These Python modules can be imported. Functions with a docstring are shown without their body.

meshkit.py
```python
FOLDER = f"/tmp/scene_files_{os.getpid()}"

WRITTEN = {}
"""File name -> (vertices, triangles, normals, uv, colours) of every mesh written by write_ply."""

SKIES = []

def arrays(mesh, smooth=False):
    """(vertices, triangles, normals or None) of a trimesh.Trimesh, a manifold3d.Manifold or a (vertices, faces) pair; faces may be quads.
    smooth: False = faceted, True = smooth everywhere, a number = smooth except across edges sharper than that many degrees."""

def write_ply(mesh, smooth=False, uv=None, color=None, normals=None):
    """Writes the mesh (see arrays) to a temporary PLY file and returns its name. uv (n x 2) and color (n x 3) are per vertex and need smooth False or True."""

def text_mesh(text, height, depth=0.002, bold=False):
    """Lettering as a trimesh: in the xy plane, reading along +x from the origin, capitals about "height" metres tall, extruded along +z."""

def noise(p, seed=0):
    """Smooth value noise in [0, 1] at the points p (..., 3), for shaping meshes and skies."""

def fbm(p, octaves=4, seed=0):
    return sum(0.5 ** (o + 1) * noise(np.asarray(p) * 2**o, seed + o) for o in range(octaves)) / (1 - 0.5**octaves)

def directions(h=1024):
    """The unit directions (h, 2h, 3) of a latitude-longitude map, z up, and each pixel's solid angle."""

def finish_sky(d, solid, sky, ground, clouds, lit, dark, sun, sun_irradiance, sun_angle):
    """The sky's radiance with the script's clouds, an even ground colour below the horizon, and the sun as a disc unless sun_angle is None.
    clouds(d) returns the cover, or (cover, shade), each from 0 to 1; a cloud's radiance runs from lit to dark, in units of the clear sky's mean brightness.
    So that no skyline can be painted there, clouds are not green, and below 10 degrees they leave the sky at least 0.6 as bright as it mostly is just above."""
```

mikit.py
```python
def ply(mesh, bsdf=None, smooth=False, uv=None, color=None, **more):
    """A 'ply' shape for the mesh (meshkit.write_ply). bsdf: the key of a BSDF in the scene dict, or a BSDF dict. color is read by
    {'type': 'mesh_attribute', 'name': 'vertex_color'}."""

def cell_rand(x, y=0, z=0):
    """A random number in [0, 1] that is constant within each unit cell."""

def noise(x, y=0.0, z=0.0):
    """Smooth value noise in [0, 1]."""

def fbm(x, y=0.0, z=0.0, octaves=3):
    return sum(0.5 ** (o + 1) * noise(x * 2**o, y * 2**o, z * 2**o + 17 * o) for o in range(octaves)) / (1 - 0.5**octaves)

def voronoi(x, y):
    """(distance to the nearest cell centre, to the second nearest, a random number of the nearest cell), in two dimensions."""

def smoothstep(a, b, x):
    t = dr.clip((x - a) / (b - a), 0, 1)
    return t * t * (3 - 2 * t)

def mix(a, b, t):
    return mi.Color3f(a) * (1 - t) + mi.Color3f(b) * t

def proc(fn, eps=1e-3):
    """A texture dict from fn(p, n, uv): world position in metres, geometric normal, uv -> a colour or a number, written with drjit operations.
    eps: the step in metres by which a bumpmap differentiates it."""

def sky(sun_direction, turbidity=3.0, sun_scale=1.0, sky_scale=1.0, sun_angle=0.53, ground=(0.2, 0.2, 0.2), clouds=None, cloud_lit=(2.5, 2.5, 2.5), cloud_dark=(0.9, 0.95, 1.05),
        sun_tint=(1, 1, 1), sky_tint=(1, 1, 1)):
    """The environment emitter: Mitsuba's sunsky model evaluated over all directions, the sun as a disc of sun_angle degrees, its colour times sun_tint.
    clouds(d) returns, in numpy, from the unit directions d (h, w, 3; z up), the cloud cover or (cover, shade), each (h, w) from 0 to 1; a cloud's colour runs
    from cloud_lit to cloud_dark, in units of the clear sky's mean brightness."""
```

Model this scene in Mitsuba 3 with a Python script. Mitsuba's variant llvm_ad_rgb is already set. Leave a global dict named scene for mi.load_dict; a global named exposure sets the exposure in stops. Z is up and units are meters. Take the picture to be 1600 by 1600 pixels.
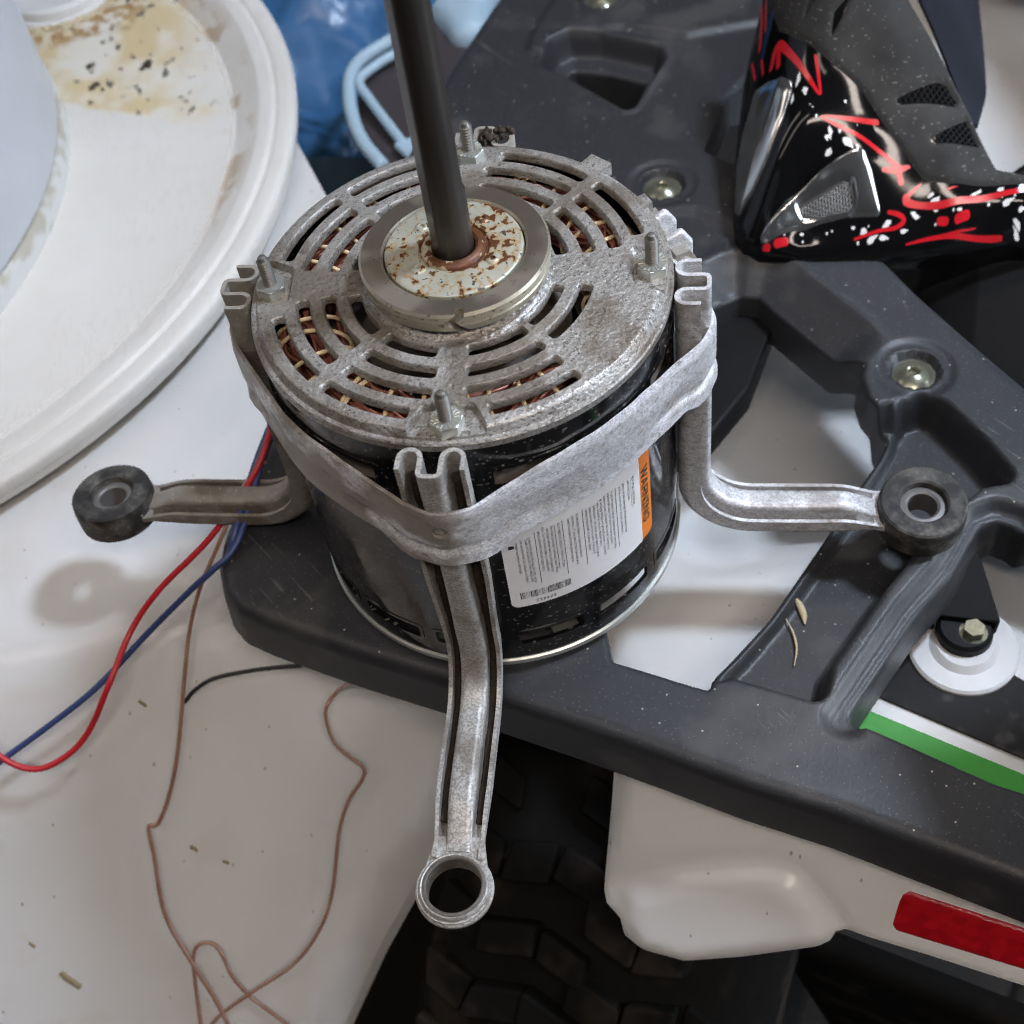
"""Blower motor on the rear rack of a quad bike: everything is built here, in millimetres, z up, motor axis at the origin."""
import math, random
import numpy as np, trimesh, mitsuba as mi, drjit as dr
import manifold3d as m3
import shapely, shapely.geometry as sg, shapely.affinity as sa
from scipy.spatial import Delaunay
from scipy.interpolate import RBFInterpolator
import mikit, meshkit
from mikit import noise, fbm, voronoi, cell_rand, smoothstep, mix
T4 = mi.ScalarTransform4f
S = 0.001                                   # everything is modelled in millimetres

scene = {'type': 'scene'}
labels = {}
exposure = 0.35

# ------------------------------------------------------------------ camera
CAM = np.array([3.637, -347.449, 446.657]); FW = np.array([0, .6145389, -.7888665]); UPV = np.array([.17452935, .77677866, .60510694])
def cam_tf():
    return T4().look_at(origin=list(CAM * S), target=list((CAM + FW * 490) * S), up=list(UPV))
scene['camera'] = {'type': 'thinlens', 'fov': 40.136, 'fov_axis': 'x', 'to_world': cam_tf(), 'aperture_radius': 0.0018,
                   'focus_distance': 0.480, 'near_clip': 0.01, 'far_clip': 20.0}

# ------------------------------------------------------------------ lamps (all outside the frame)
def lamp(name, pos, aim, w, h, rgb, label, cat='lamp', disc=False, group=None):
    """A lamp: a housing shell with an emitting face that looks at aim. pos, aim in mm."""
    tf = T4().look_at(origin=[p * S for p in pos], target=[a * S for a in aim], up=[0.1, 0.9, 0.31])
    shape = {'type': 'disk' if disc else 'rectangle', 'to_world': tf @ T4().scale([w * S / 2, h * S / 2, 1]),
             'emitter': {'type': 'area', 'radiance': {'type': 'rgb', 'value': list(rgb)}}, 'bsdf': {'type': 'ref', 'id': 'M_white_plastic'}}
    scene[name + '__diffuser'] = shape
    b = trimesh.creation.box((w * 1.06 * S, h * 1.06 * S, 40 * S)); b.apply_translation((0, 0, -24 * S))
    scene[name + '__housing'] = {**mikit.ply(b, 'M_black_plastic'), 'to_world': tf}
    labels[name] = {'label': label, 'category': cat}
    if group: labels[name]['group'] = group
KEY_AZ, KEY_EL = math.radians(10), math.radians(60)
kd = np.array([math.cos(KEY_AZ) * math.cos(KEY_EL), math.sin(KEY_AZ) * math.cos(KEY_EL), math.sin(KEY_EL)])
lamp('shop_lamp', kd * 1500 + (0, 0, 50), (0, 0, 50), 190, 190, (130, 148, 178), 'round work lamp high above the right side of the bench, out of frame', disc=True)
WARM = (5.7, 5.05, 4.6)  # the four warm lamps below are added as soft room fill, not known fixtures
lamp('warm_fill', (-900, -500, 1700), (0, 0, 0), 1300, 120, WARM, 'added warm fill light above the left front corner, out of frame', 'fill light')
lamp('warm_fill_001', (300, 900, 1800), (0, 0, 0), 1300, 120, WARM, 'added warm fill light above the helmet side, out of frame', 'fill light')
lamp('warm_fill_002', (300, -1100, 1700), (0, 0, 0), 1300, 150, (22.5, 19.7, 17.7), 'added warm fill light behind the camera, out of frame', 'fill light')  # added front fill, made stronger to brighten the motor front and rear panel
lamp('warm_fill_003', (-1500, 500, 1300), (0, 0, 0), 1300, 120, WARM, 'added warm fill light above the white lid, out of frame', 'fill light')
lamp('cool_fill', (1500, -420, 430), (0, 0, 40), 900, 760, (8.0, 8.9, 10.3), 'added cool window low on the right, out of frame', 'side_light')  # added cool panel that brightens label and band; its real source is unknown

# ------------------------------------------------------------------ materials
def rgb(*c): return {'type': 'rgb', 'value': list(c)}
def P(name, col, rough=.5, metal=0., spec=.5, bump=None, bs=0.0001, **kw):
    b = {'type': 'principled', 'base_color': col if isinstance(col, dict) else rgb(*col), 'roughness': rough, 'metallic': metal, 'specular': spec, **kw}
    if bump is not None: b = {'type': 'bumpmap', 'arbitrary': bump, 'scale': bs, 'bsdf': b}
    scene['M_' + name] = {'type': 'twosided', 'bsdf': b}
pr = mikit.proc
def mm(p): return p.x * 1000, p.y * 1000, p.z * 1000

def f_cast(p, n, uv):           # die-cast endshield with oily grit
    x, y, z = mm(p)
    c = mix((.30, .29, .27), (.44, .43, .41), fbm(x * .12, y * .12, z * .12))
    grit = smoothstep(.56, .74, fbm(x * 1.5, y * 1.5, z * 1.5, 3)) * .7 + smoothstep(.55, .85, noise(x * 3.6, y * 3.6, z * 3.6)) * .45 + smoothstep(.80, .86, noise(x * .8, y * .8, z * .8)) * .5
    c = mix(c, (.60, .585, .55), smoothstep(.56, .88, noise(x * 2.6 + 40, y * 2.6, z * 2.6)) * .6)
    spoke = dr.exp(-dr.square((x + 46) / 26) - dr.square((y - 7) / 9)) * .30
    dirt = smoothstep(.43, .64, fbm(x * .07 + 9, y * .07, z * .07, 5) + spoke) * .75
    c = mix(c, (.19, .16, .125), dirt)
    return mix(c, (.10, .085, .07), dr.minimum(grit * 1.15, .85))
P('cast', pr(f_cast), .42, .5, .5, bump=pr(lambda p, n, uv: fbm(p.x * 900, p.y * 900, p.z * 900, 3), 2e-4), bs=.0004)

def f_galv(p, n, uv):           # galvanised sheet: spangle flecks, brown dirt patches
    x, y, z = mm(p)
    k = voronoi(x * .55 + z * .35, y * .55 - z * .55)[2] * .35 + smoothstep(.2, .8, noise(x * 2.1 + z, y * 2.1, z * 2.1)) * .65
    c = mix((.40, .405, .42), (.80, .81, .83), k)
    left = smoothstep(-2, -34, x + 26 * (fbm(x * .04, y * .04, z * .04, 3) - .5))
    d = smoothstep(.56 - .22 * left, .72 - .2 * left, fbm(x * .055 + 3.3, y * .055, z * .075, 4)) * (.5 + .4 * left) + smoothstep(.62, .75, fbm(x * .5, y * .5, z * .5, 3)) * .4
    return mix(c, (.21, .18, .145), dr.minimum(d, .9))
P('galv', pr(f_galv), .40, .3, .5)
def f_galvdull(p, n, uv):       # front arm: dull, dusty zinc with brown patches
    x, y, z = mm(p)
    k = smoothstep(.2, .8, noise(x * 1.9 + z, y * 1.9, z * 1.9))
    c = mix((.27, .262, .245), (.47, .46, .435), k)
    c = mix(c, (.16, .13, .10), smoothstep(.48, .66, fbm(x * .08 + 7, y * .08, z * .09, 4)) * .6)
    return mix(c, (.58, .56, .52), smoothstep(.70, .80, fbm(x * .8, y * .8, z * .8, 3)) * .6)
P('galvdull', pr(f_galvdull), .45, .3, .5)
def f_galvold(p, n, uv):        # the oldest arm: brown and dusty
    x, y, z = mm(p)
    c = mix((.20, .185, .16), (.34, .32, .285), fbm(x * .2, y * .2, z * .2))
    d = smoothstep(.45, .65, fbm(x * .06, y * .06 + 5, z * .06, 4)) * .8
    c = mix(c, (.15, .12, .09), d)
    return mix(c, (.55, .52, .46), smoothstep(.66, .76, fbm(x * .9, y * .9, z * .9, 3)) * .5)
P('galvold', pr(f_galvold), .55, .15, .5, bump=pr(lambda p, n, uv: fbm(p.x * 600, p.y * 600, p.z * 600, 3), 2e-4), bs=.0004)

def f_shell(p, n, uv):          # gloss black paint with dust specks
    x, y, z = mm(p)
    c = mix((.006, .006, .0065), (.022, .021, .02), smoothstep(.5, .75, fbm(x * .05, y * .05, z * .08, 3)))
    c = mix(c, (.20, .19, .17), smoothstep(.80, .86, noise(x * .9, y * .9, z * .9)) * .6)
    return mix(c, (.08, .075, .07), smoothstep(.64, .78, fbm(x * .25, y * .25, z * .05, 3)) * .25)
P('shell', pr(f_shell), pr(lambda p, n, uv: .08 + .20 * smoothstep(.4, .7, fbm(p.x * 60, p.y * 60, p.z * 60, 3))), 0, .5)
P('zinc', (.58, .60, .56), .32, .75)
P('bolt', (.17, .165, .15), .45, .6)
P('shaft', pr(lambda p, n, uv: mix((.022, .021, .02), (.085, .075, .066), fbm(p.x * 260, p.y * 260, p.z * 22, 5))), pr(lambda p, n, uv: .22 + .25 * fbm(p.x * 500, p.y * 500, p.z * 25, 3)), .7, .6, clearcoat=.5, clearcoat_gloss=.8)
def f_ring(p, n, uv):           # resilient ring: tarnished plated steel
    x, y, z = mm(p)
    c = mix((.27, .24, .20), (.13, .11, .09), smoothstep(.42, .62, fbm(x * .05, y * .05 + 2, z * .2, 3)))
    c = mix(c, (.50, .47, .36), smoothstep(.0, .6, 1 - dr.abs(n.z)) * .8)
    return mix(c, (.12, .09, .06), smoothstep(.66, .74, fbm(x * .8, y * .8, z * .8, 3)) * .7)
P('ring', pr(f_ring), .36, .55, .5)
def f_disc(p, n, uv):           # plated disc, rust spreading from the shaft hole towards the right
    x, y, z = mm(p)
    r = dr.sqrt(x * x + y * y)
    c = mix((.44, .45, .39), (.37, .36, .28), fbm(x * .15, y * .15, 0.0, 3))
    near = .13 * dr.exp(-dr.square((x - 12) / 11) - dr.square((y - 4) / 14)) + .11 * dr.exp(-dr.square((x - 9) / 8) - dr.square((y + 8) / 7)) + .22 * smoothstep(13, 9, r)
    f = fbm(x * .38 + 4, y * .38, z * .38, 4)
    rust = smoothstep(.635, .675, f + near)
    c = mix(c, (.40, .29, .15), smoothstep(.50, .635, f + near) * .95)
    c = mix(c, mix((.15, .055, .02), (.075, .03, .014), fbm(x * 1.2, y * 1.2, z, 3)), rust)
    return mix(c, (.05, .04, .03), smoothstep(.70, .74, fbm(x * .7 + 20, y * .7, z, 2)) * .9)
P('disc', pr(f_disc), .45, .35, .5)
P('copper', pr(lambda p, n, uv: mix((.50, .20, .14), (.20, .075, .055), fbm(p.x * 250, p.y * 250, p.z * 250, 3))), .35, .3)
P('lacing', (.75, .60, .36), .7)
P('lamination', pr(lambda p, n, uv: mix((.20, .175, .15), (.11, .09, .075), fbm(p.x * 120, p.y * 120, p.z * 120, 3))), .6, .3)
P('label_white', (.86, .86, .87), .4); P('label_orange', (.85, .23, .02), .4); P('ink', (.015, .015, .015), .5)
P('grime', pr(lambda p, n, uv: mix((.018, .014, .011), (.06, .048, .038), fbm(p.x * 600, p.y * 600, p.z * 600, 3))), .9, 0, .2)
P('rubber', pr(lambda p, n, uv: mix((.022, .021, .02), (.15, .14, .125), smoothstep(.32, .66, fbm(p.x * 130, p.y * 130, p.z * 130, 4)) * dr.maximum(.45, noise(p.x * 900, p.y * 900, p.z * 900)))), .7, 0, .4)
def f_rack(p, n, uv):           # moulded grey-black plastic, dust specks and scuffs
    x, y, z = mm(p)
    c = mix((.024, .025, .028), (.033, .034, .038), noise(x * 2.2, y * 2.2, z * 2.2))
    c = mix(c, (.085, .083, .08), smoothstep(.55, .75, fbm(x * .035, y * .035, z * .05, 4)) * .45)
    d, d2, r = voronoi(x * .16, y * .16)
    c = mix(c, (.36, .34, .31), smoothstep(.075, .04, d) * dr.select(r > .9, 1.0, 0.0) * smoothstep(.6, .85, n.z))
    d, d2, r = voronoi(x * .5 + 7, y * .5)
    c = mix(c, (.17, .165, .16), smoothstep(.12, .07, d) * dr.select(r > .8, .7, 0.0) * smoothstep(.6, .85, n.z))
    scr = smoothstep(.86, .92, noise(x * .9 + y * .55, y * .06 - x * .04 + 3, z * .02)) * smoothstep(.66, .8, noise(x * .05, y * .05, 1.0)) * smoothstep(.7, .9, n.z)
    return mix(c, (.12, .118, .115), scr * .5)
P('rack', pr(f_rack), .44, 0, .43, bump=pr(lambda p, n, uv: noise(p.x * 1500, p.y * 1500, p.z * 1500), 2e-4), bs=.00006)
def f_fender(p, n, uv):         # white moulded fender: faint scuffs, mud specks
    x, y, z = mm(p)
    c = mix((.585, .585, .575), (.64, .64, .63), fbm(x * .02, y * .02, z * .02))
    c = mix(c, (.55, .52, .46), smoothstep(.62, .8, fbm(x * .045, y * .02, z * .05, 4)) * .35)
    d, d2, r = voronoi(x * .055 + 2, y * .055)
    c = mix(c, (.30, .26, .19), smoothstep(.05, .025, d + .03 * noise(x * .8, y * .8, 0.0)) * dr.select(r > .55, .9, 0.0))
    return c
P('fender', pr(f_fender), .24, 0, .5)
def f_lid(p, n, uv):            # stained translucent-white plastic lid: rusty water stain with a straight lower edge, black crumbs
    x, y, z = mm(p)
    c = mix((.63, .62, .59), (.565, .55, .51), fbm(x * .03, y * .03, z * .05, 4))
    c = mix(c, (.58, .55, .50), smoothstep(.56, .80, fbm(x * .10 + 5, y * .12, 0.0, 5)) * .4)
    edge = (y - (386.7 - .61 * (x + 211.7))) + 6 * (fbm(x * .1, y * .1, 0.0, 3) - .5)
    inside = smoothstep(-2.5, 3.5, edge) * smoothstep(-105, -165, x + 50 * (fbm(x * .05, y * .05, 3.0, 4) - .5))
    tone = smoothstep(.36, .66, fbm(x * .035 + 1, y * .035, 0.0, 4))
    st = mix((.64, .61, .51), (.55, .45, .27), tone)
    c = mix(c, st, inside * (.55 + .45 * tone))
    bd = dr.sqrt(dr.square(x + 212) + dr.square(y - 499)) + 22 * (fbm(x * .09, y * .09, 7.0, 4) - .5)
    c = mix(c, (.30, .17, .05), smoothstep(56, 40, bd) * smoothstep(.40, .58, fbm(x * .16, y * .16, 9.0, 4)) * .9)
    rr = dr.sqrt(dr.square(x + 375.5) + dr.square(y - 343.6))
    rimdirt = smoothstep(259, 262, rr) * smoothstep(279, 266, rr) * smoothstep(.47, .60, fbm(x * .07, y * .07 + 11, 1.0, 5)) * smoothstep(250, 300, y + 40 * noise(x * .03, y * .03, 2.0))
    c = mix(c, (.36, .27, .16), rimdirt * .7)
    c = mix(c, (.46, .44, .40), smoothstep(.60, .66, fbm(x * .9, y * .16, 4.0, 4)) * smoothstep(.45, .6, noise(x * .03, y * .03, 6.0)) * .2)
    crumb = smoothstep(.745, .765, fbm(x * .20 + 31, y * .13, 0.0, 3)) * inside
    return mix(c, (.09, .08, .06), crumb)
P('lid', pr(f_lid), .42, 0, .45)
P('drum', pr(lambda p, n, uv: mix((.37, .385, .405), (.40, .415, .435), fbm(p.x * 40, p.y * 40, p.z * 40, 3))), .45)
P('foot_ring', pr(lambda p, n, uv: mix((.48, .49, .47), (.36, .34, .28), smoothstep(.45, .65, fbm(p.x * 60, p.y * 60, p.z * 60, 3)))), .5)
P('wire_red', (.50, .02, .03), .4); P('wire_blue', (.035, .06, .18), .4); P('wire_black', (.02, .02, .02), .4)
P('wire_brown', pr(lambda p, n, uv: mix((.34, .17, .115), (.50, .30, .23), noise(p.x * 200, p.y * 200, p.z * 200))), .3, .35)
P('black_plastic', (.006, .006, .0065), .5, 0, .18)
P('white_plastic', (.60, .60, .59), .35)
P('hel_black', (.005, .005, .0055), .08, 0, .28)
P('hel_grey', pr(lambda p, n, uv: mix(mix((.018, .018, .019), (.052, .050, .046), fbm(p.x * 60, p.y * 60, p.z * 60, 4)), (.20, .19, .18), smoothstep(.84, .9, noise(p.x * 900, p.y * 900, p.z * 900)) * .7)), .7, 0, .2)
P('hel_red', (.55, .012, .02), .2); P('hel_white', (.75, .74, .72), .3)
P('chrome', pr(lambda p, n, uv: mix((.50, .51, .51), (.36, .36, .35), fbm(p.x * 90, p.y * 90, p.z * 90, 3))), .13, .9)
P('mesh_steel', (.35, .35, .34), .35, .8)
P('navy', (.005, .008, .018), .7)
P('blue', pr(lambda p, n, uv: mix((.06, .18, .38), (.025, .085, .20), fbm(p.x * 25, p.y * 25, p.z * 25, 4))), .32)
P('teal', (.018, .05, .075), .5); P('paleblue', (.36, .50, .60), .45); P('darkbag', (.045, .038, .042), .6)
P('green', (.045, .28, .035), .5); P('decal_black', pr(lambda p, n, uv: mix((.012, .011, .0105), (.04, .036, .032), smoothstep(.5, .75, fbm(p.x * 120, p.y * 120, 0.0, 4)))), .7, 0, .3)
P('reflector', pr(lambda p, n, uv: mix((.42, .008, .015), (.30, .006, .01), voronoi(p.x * 260, (p.y + p.z) * 260)[2])), .22)
P('screw', pr(lambda p, n, uv: mix((.30, .31, .23), (.20, .20, .15), fbm(p.x * 300, p.y * 300, 0.0, 3))), .25, .7)
P('tyre', pr(lambda p, n, uv: mix((.005, .0048, .0045), (.018, .0145, .012), smoothstep(.48, .68, fbm(p.x * 45, p.y * 45, p.z * 45, 4)))), .85, 0, .12)
P('worn', pr(lambda p, n, uv: mix((.13, .115, .095), (.07, .064, .058), noise(p.x * 700, p.y * 700, p.z * 700))), .6)
scene['M_rack_worn'] = {'type': 'blendbsdf', 'weight': {'type': 'mesh_attribute', 'name': 'vertex_color'}, 'a': {'type': 'ref', 'id': 'M_rack'}, 'b': {'type': 'ref', 'id': 'M_worn'}}
P('sleeve', (.16, .155, .15), .5, .4); P('straw', (.50, .42, .27), .8); P('straw_dark', (.24, .20, .12), .8)
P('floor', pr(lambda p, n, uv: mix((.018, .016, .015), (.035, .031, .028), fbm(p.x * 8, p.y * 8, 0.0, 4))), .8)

# ------------------------------------------------------------------ helpers
def to_tm(m):
    if hasattr(m, 'to_mesh'):
        q = m.to_mesh(); return trimesh.Trimesh(q.vert_properties[:, :3], q.tri_verts, process=False)
    if isinstance(m, (tuple, list)): 
        v, f = np.asarray(m[0], float), np.asarray(m[1], int)
        if f.shape[1] == 4: f = np.vstack([f[:, [0, 1, 2]], f[:, [0, 2, 3]]])
        return trimesh.Trimesh(v, f, process=False)
    return m
def cat(*ms): return trimesh.util.concatenate([to_tm(m) for m in ms])
def free(key):
    if key not in scene: return key
    i = 1
    while '%s_%03d' % (key, i) in scene: i += 1
    return '%s_%03d' % (key, i)
def obj(key, mesh, mat, smooth=35, label=None):
    key = free(key); t = to_tm(mesh)
    v = np.array(t.vertices) * S
    scene[key] = mikit.ply(trimesh.Trimesh(v, t.faces, process=False), 'M_' + mat, smooth=smooth)
    if label: labels[key] = {'label': label}
    return key
def thing(key, label, cat_, group=None):
    labels[key] = {'label': label, 'category': cat_}
    if group: labels[key]['group'] = group
def struct(key, mesh, mat, label):
    obj(key, mesh, mat); labels[key] = {'label': label, 'category': key.replace('_', ' '), 'kind': 'structure'}

def lathe(prof, n=128, close=False):
    """Revolve (r, z) points about z."""
    a = np.linspace(0, 2 * np.pi, n, endpoint=False); p = np.asarray(prof, float); k = len(p)
    v = np.stack([np.outer(np.cos(a), p[:, 0]), np.outer(np.sin(a), p[:, 0]), np.outer(np.ones(n), p[:, 1])], -1).reshape(-1, 3)
    f = []
    for i in range(n):
        j = (i + 1) % n
        for q in range(k if close else k - 1):
            r = (q + 1) % k
            f.append((i * k + q, j * k + q, j * k + r, i * k + r))
    t = to_tm((v, f)); t.merge_vertices(); t.update_faces(t.nondegenerate_faces()); return t
def loft(rings, caps=True):
    """Closed rings with equal point counts -> solid."""
    k = len(rings[0]); v = np.vstack(rings); f = []
    for i in range(len(rings) - 1):
        for q in range(k):
            r = (q + 1) % k; f.append((i * k + q, i * k + r, (i + 1) * k + r, (i + 1) * k + q))
    f = [(a, b, c) for a, b, c, d in f] + [(a, c, d) for a, b, c, d in f]
    if caps:
        for base, flip in ((0, True), ((len(rings) - 1) * k, False)):
            R = np.asarray(rings[0 if flip else -1]); c = R.mean(0); u = R[0] - c; u = u / np.linalg.norm(u)
            nn = np.cross(R[k // 3] - c, R[0] - c); nn /= max(np.linalg.norm(nn), 1e-9); w = np.cross(nn, u)
            poly2 = [((q - c) @ u, (q - c) @ w) for q in R]
            tri = earcut(poly2)
            for t in tri: f.append(tuple(base + t[::-1]) if flip else tuple(base + t))
    t = trimesh.Trimesh(v, np.array(f), process=False); trimesh.repair.fix_normals(t); return t
def earcut(poly2):
    import mapbox_earcut
    p = np.asarray(poly2, float)
    return mapbox_earcut.triangulate_float64(p, np.array([len(p)])).reshape(-1, 3)
def smooth_path(pts, step=2.0):
    """Catmull-Rom through 3-D (or n-D) points."""
    p = np.asarray(pts, float); q = np.vstack([2 * p[0] - p[1], p, 2 * p[-1] - p[-2]]); out = []
    for i in range(1, len(q) - 2):
        n = max(2, int(np.linalg.norm(q[i + 1][:3] - q[i][:3]) / step)); t = np.linspace(0, 1, n, endpoint=False)[:, None]
        a, b, c, d = q[i - 1], q[i], q[i + 1], q[i + 2]
        out.append(.5 * (2 * b + (c - a) * t + (2 * a - 5 * b + 4 * c - d) * t * t + (3 * b - a - 3 * c + d) * t ** 3))
    return np.vstack(out + [p[-1:]])
def tube(path, r, n=10):
    p = np.asarray(path, float); t = np.gradient(p, axis=0); t /= np.linalg.norm(t, axis=1)[:, None]
    u = np.cross(t[0], [0.3, 0.2, 0.93]); u /= np.linalg.norm(u); rings = []; a = np.linspace(0, 2 * np.pi, n, endpoint=False)
    r = np.broadcast_to(r, len(p))
    for i in range(len(p)):
        u = u - t[i] * (u @ t[i]); u /= np.linalg.norm(u); w = np.cross(t[i], u)
        rings.append(p[i] + r[i] * (np.outer(np.cos(a), u) + np.outer(np.sin(a), w)))
    return loft(rings)
def rot(m, deg, about=(0, 0, 0)):
    m = to_tm(m).copy(); m.apply_transform(trimesh.transformations.rotation_matrix(math.radians(deg), [0, 0, 1], about)); return m
def mov(m, d): m = to_tm(m).copy(); m.apply_translation(d); return m
def man(t): 
    t = to_tm(t); return m3.Manifold(m3.Mesh(np.asarray(t.vertices, np.float32), np.asarray(t.faces, np.uint32)))
def prism(poly, z0, z1): 
    return mov(trimesh.creation.extrude_polygon(poly, z1 - z0, engine='earcut'), (0, 0, z0))
def bevel_prism(poly, z0, z1, b=.6):
    """Extrusion with a small bevel on the top edge (convex-ish outlines)."""
    k = 96; ring = np.array([poly.exterior.interpolate(s, normalized=True).coords[0] for s in np.linspace(0, 1, k, endpoint=False)])
    def inset(d):
        e = poly.buffer(-d).exterior; return np.array([e.interpolate(e.project(sg.Point(q))).coords[0] for q in ring])
    lv = [(0, z0), (0, z1 - b), (b * .3, z1 - b * .3), (b, z1)]
    return loft([np.c_[inset(d) if d else ring, np.full(k, z)] for d, z in lv])
def dense(ring, step):
    c = np.asarray(ring.coords)[:-1]; L = ring.length; n = max(8, int(L / step))
    return np.array([ring.interpolate(s * L / n).coords[0] for s in range(n)])
def sheet(poly, step, zfun, rings=(.4, .9, 1.6, 2.6, 4), skirt=None, bstep=None):
    """Triangulated height sheet over a shapely polygon (holes kept). zfun(xy) -> z. skirt: list of (outward, down) added round every edge."""
    poly = poly if poly.geom_type == 'Polygon' else max(poly.geoms, key=lambda g: g.area); bstep = bstep or step
    loops = [poly.exterior] + list(poly.interiors); pts = [dense(l, bstep) for l in loops]; nb = [len(p) for p in pts]
    for d in rings:
        q = poly.buffer(-d, join_style=2)
        for g in getattr(q, 'geoms', [q]):
            if not g.is_empty:
                for l in [g.exterior] + list(g.interiors):
                    if l.length > 3 * bstep: pts.append(dense(l, bstep * (1 + d * .1)))
    x0, y0, x1, y1 = poly.bounds; gx, gy = np.meshgrid(np.arange(x0, x1, step), np.arange(y0, y1, step)); g = np.c_[gx.ravel(), gy.ravel()]
    g[:, 0] += np.where((np.round((g[:, 1] - y0) / step) % 2) > 0, step / 2, 0)
    inner = poly.buffer(-(max(rings) if rings else 0) - step * .4)
    if not inner.is_empty: pts.append(g[shapely.contains_xy(inner, g[:, 0], g[:, 1])])
    V = np.vstack(pts); tri = Delaunay(V).simplices; c = V[tri].mean(1); tri = tri[shapely.contains_xy(poly, c[:, 0], c[:, 1])]
    a = V[tri]; area = np.cross(a[:, 1] - a[:, 0], a[:, 2] - a[:, 0]); tri[area < 0] = tri[area < 0][:, ::-1]; tri = tri[np.abs(area) > 1e-7]
    z = zfun(V); v = np.c_[V, z]; ms = [trimesh.Trimesh(v, tri, process=False)]
    if skirt:
        off = 0
        for li, n in enumerate(nb):
            B = v[off:off + n]; off += n; nx = np.roll(B, -1, 0)[:, :2] - np.roll(B, 1, 0)[:, :2]; nx /= np.linalg.norm(nx, axis=1)[:, None] + 1e-9
            N = np.c_[nx[:, 1], -nx[:, 0]]; ccw = loops[li].is_ccw; N = N if ccw else -N
            if li > 0: N = -N
            R = [B] + [np.c_[B[:, :2] + N * o, B[:, 2] - d] for o, d in skirt]
            ms.append(loft(R, caps=False))
    out = trimesh.util.concatenate(ms)
    return out
def sstep(a, b, x): t = np.clip((x - a) / (b - a), 0, 1); return t * t * (3 - 2 * t)
def dist_to(geom, xy): return shapely.distance(shapely.points(xy), geom)
def sdist(poly, xy):
    """Signed distance, positive inside."""
    d = shapely.distance(shapely.points(xy), poly.boundary); return np.where(shapely.contains_xy(poly, xy[:, 0], xy[:, 1]), d, -d)
def rpoly(pts, r): return sg.Polygon(pts).buffer(0).buffer(-r).buffer(2 * r).buffer(-r)

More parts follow.
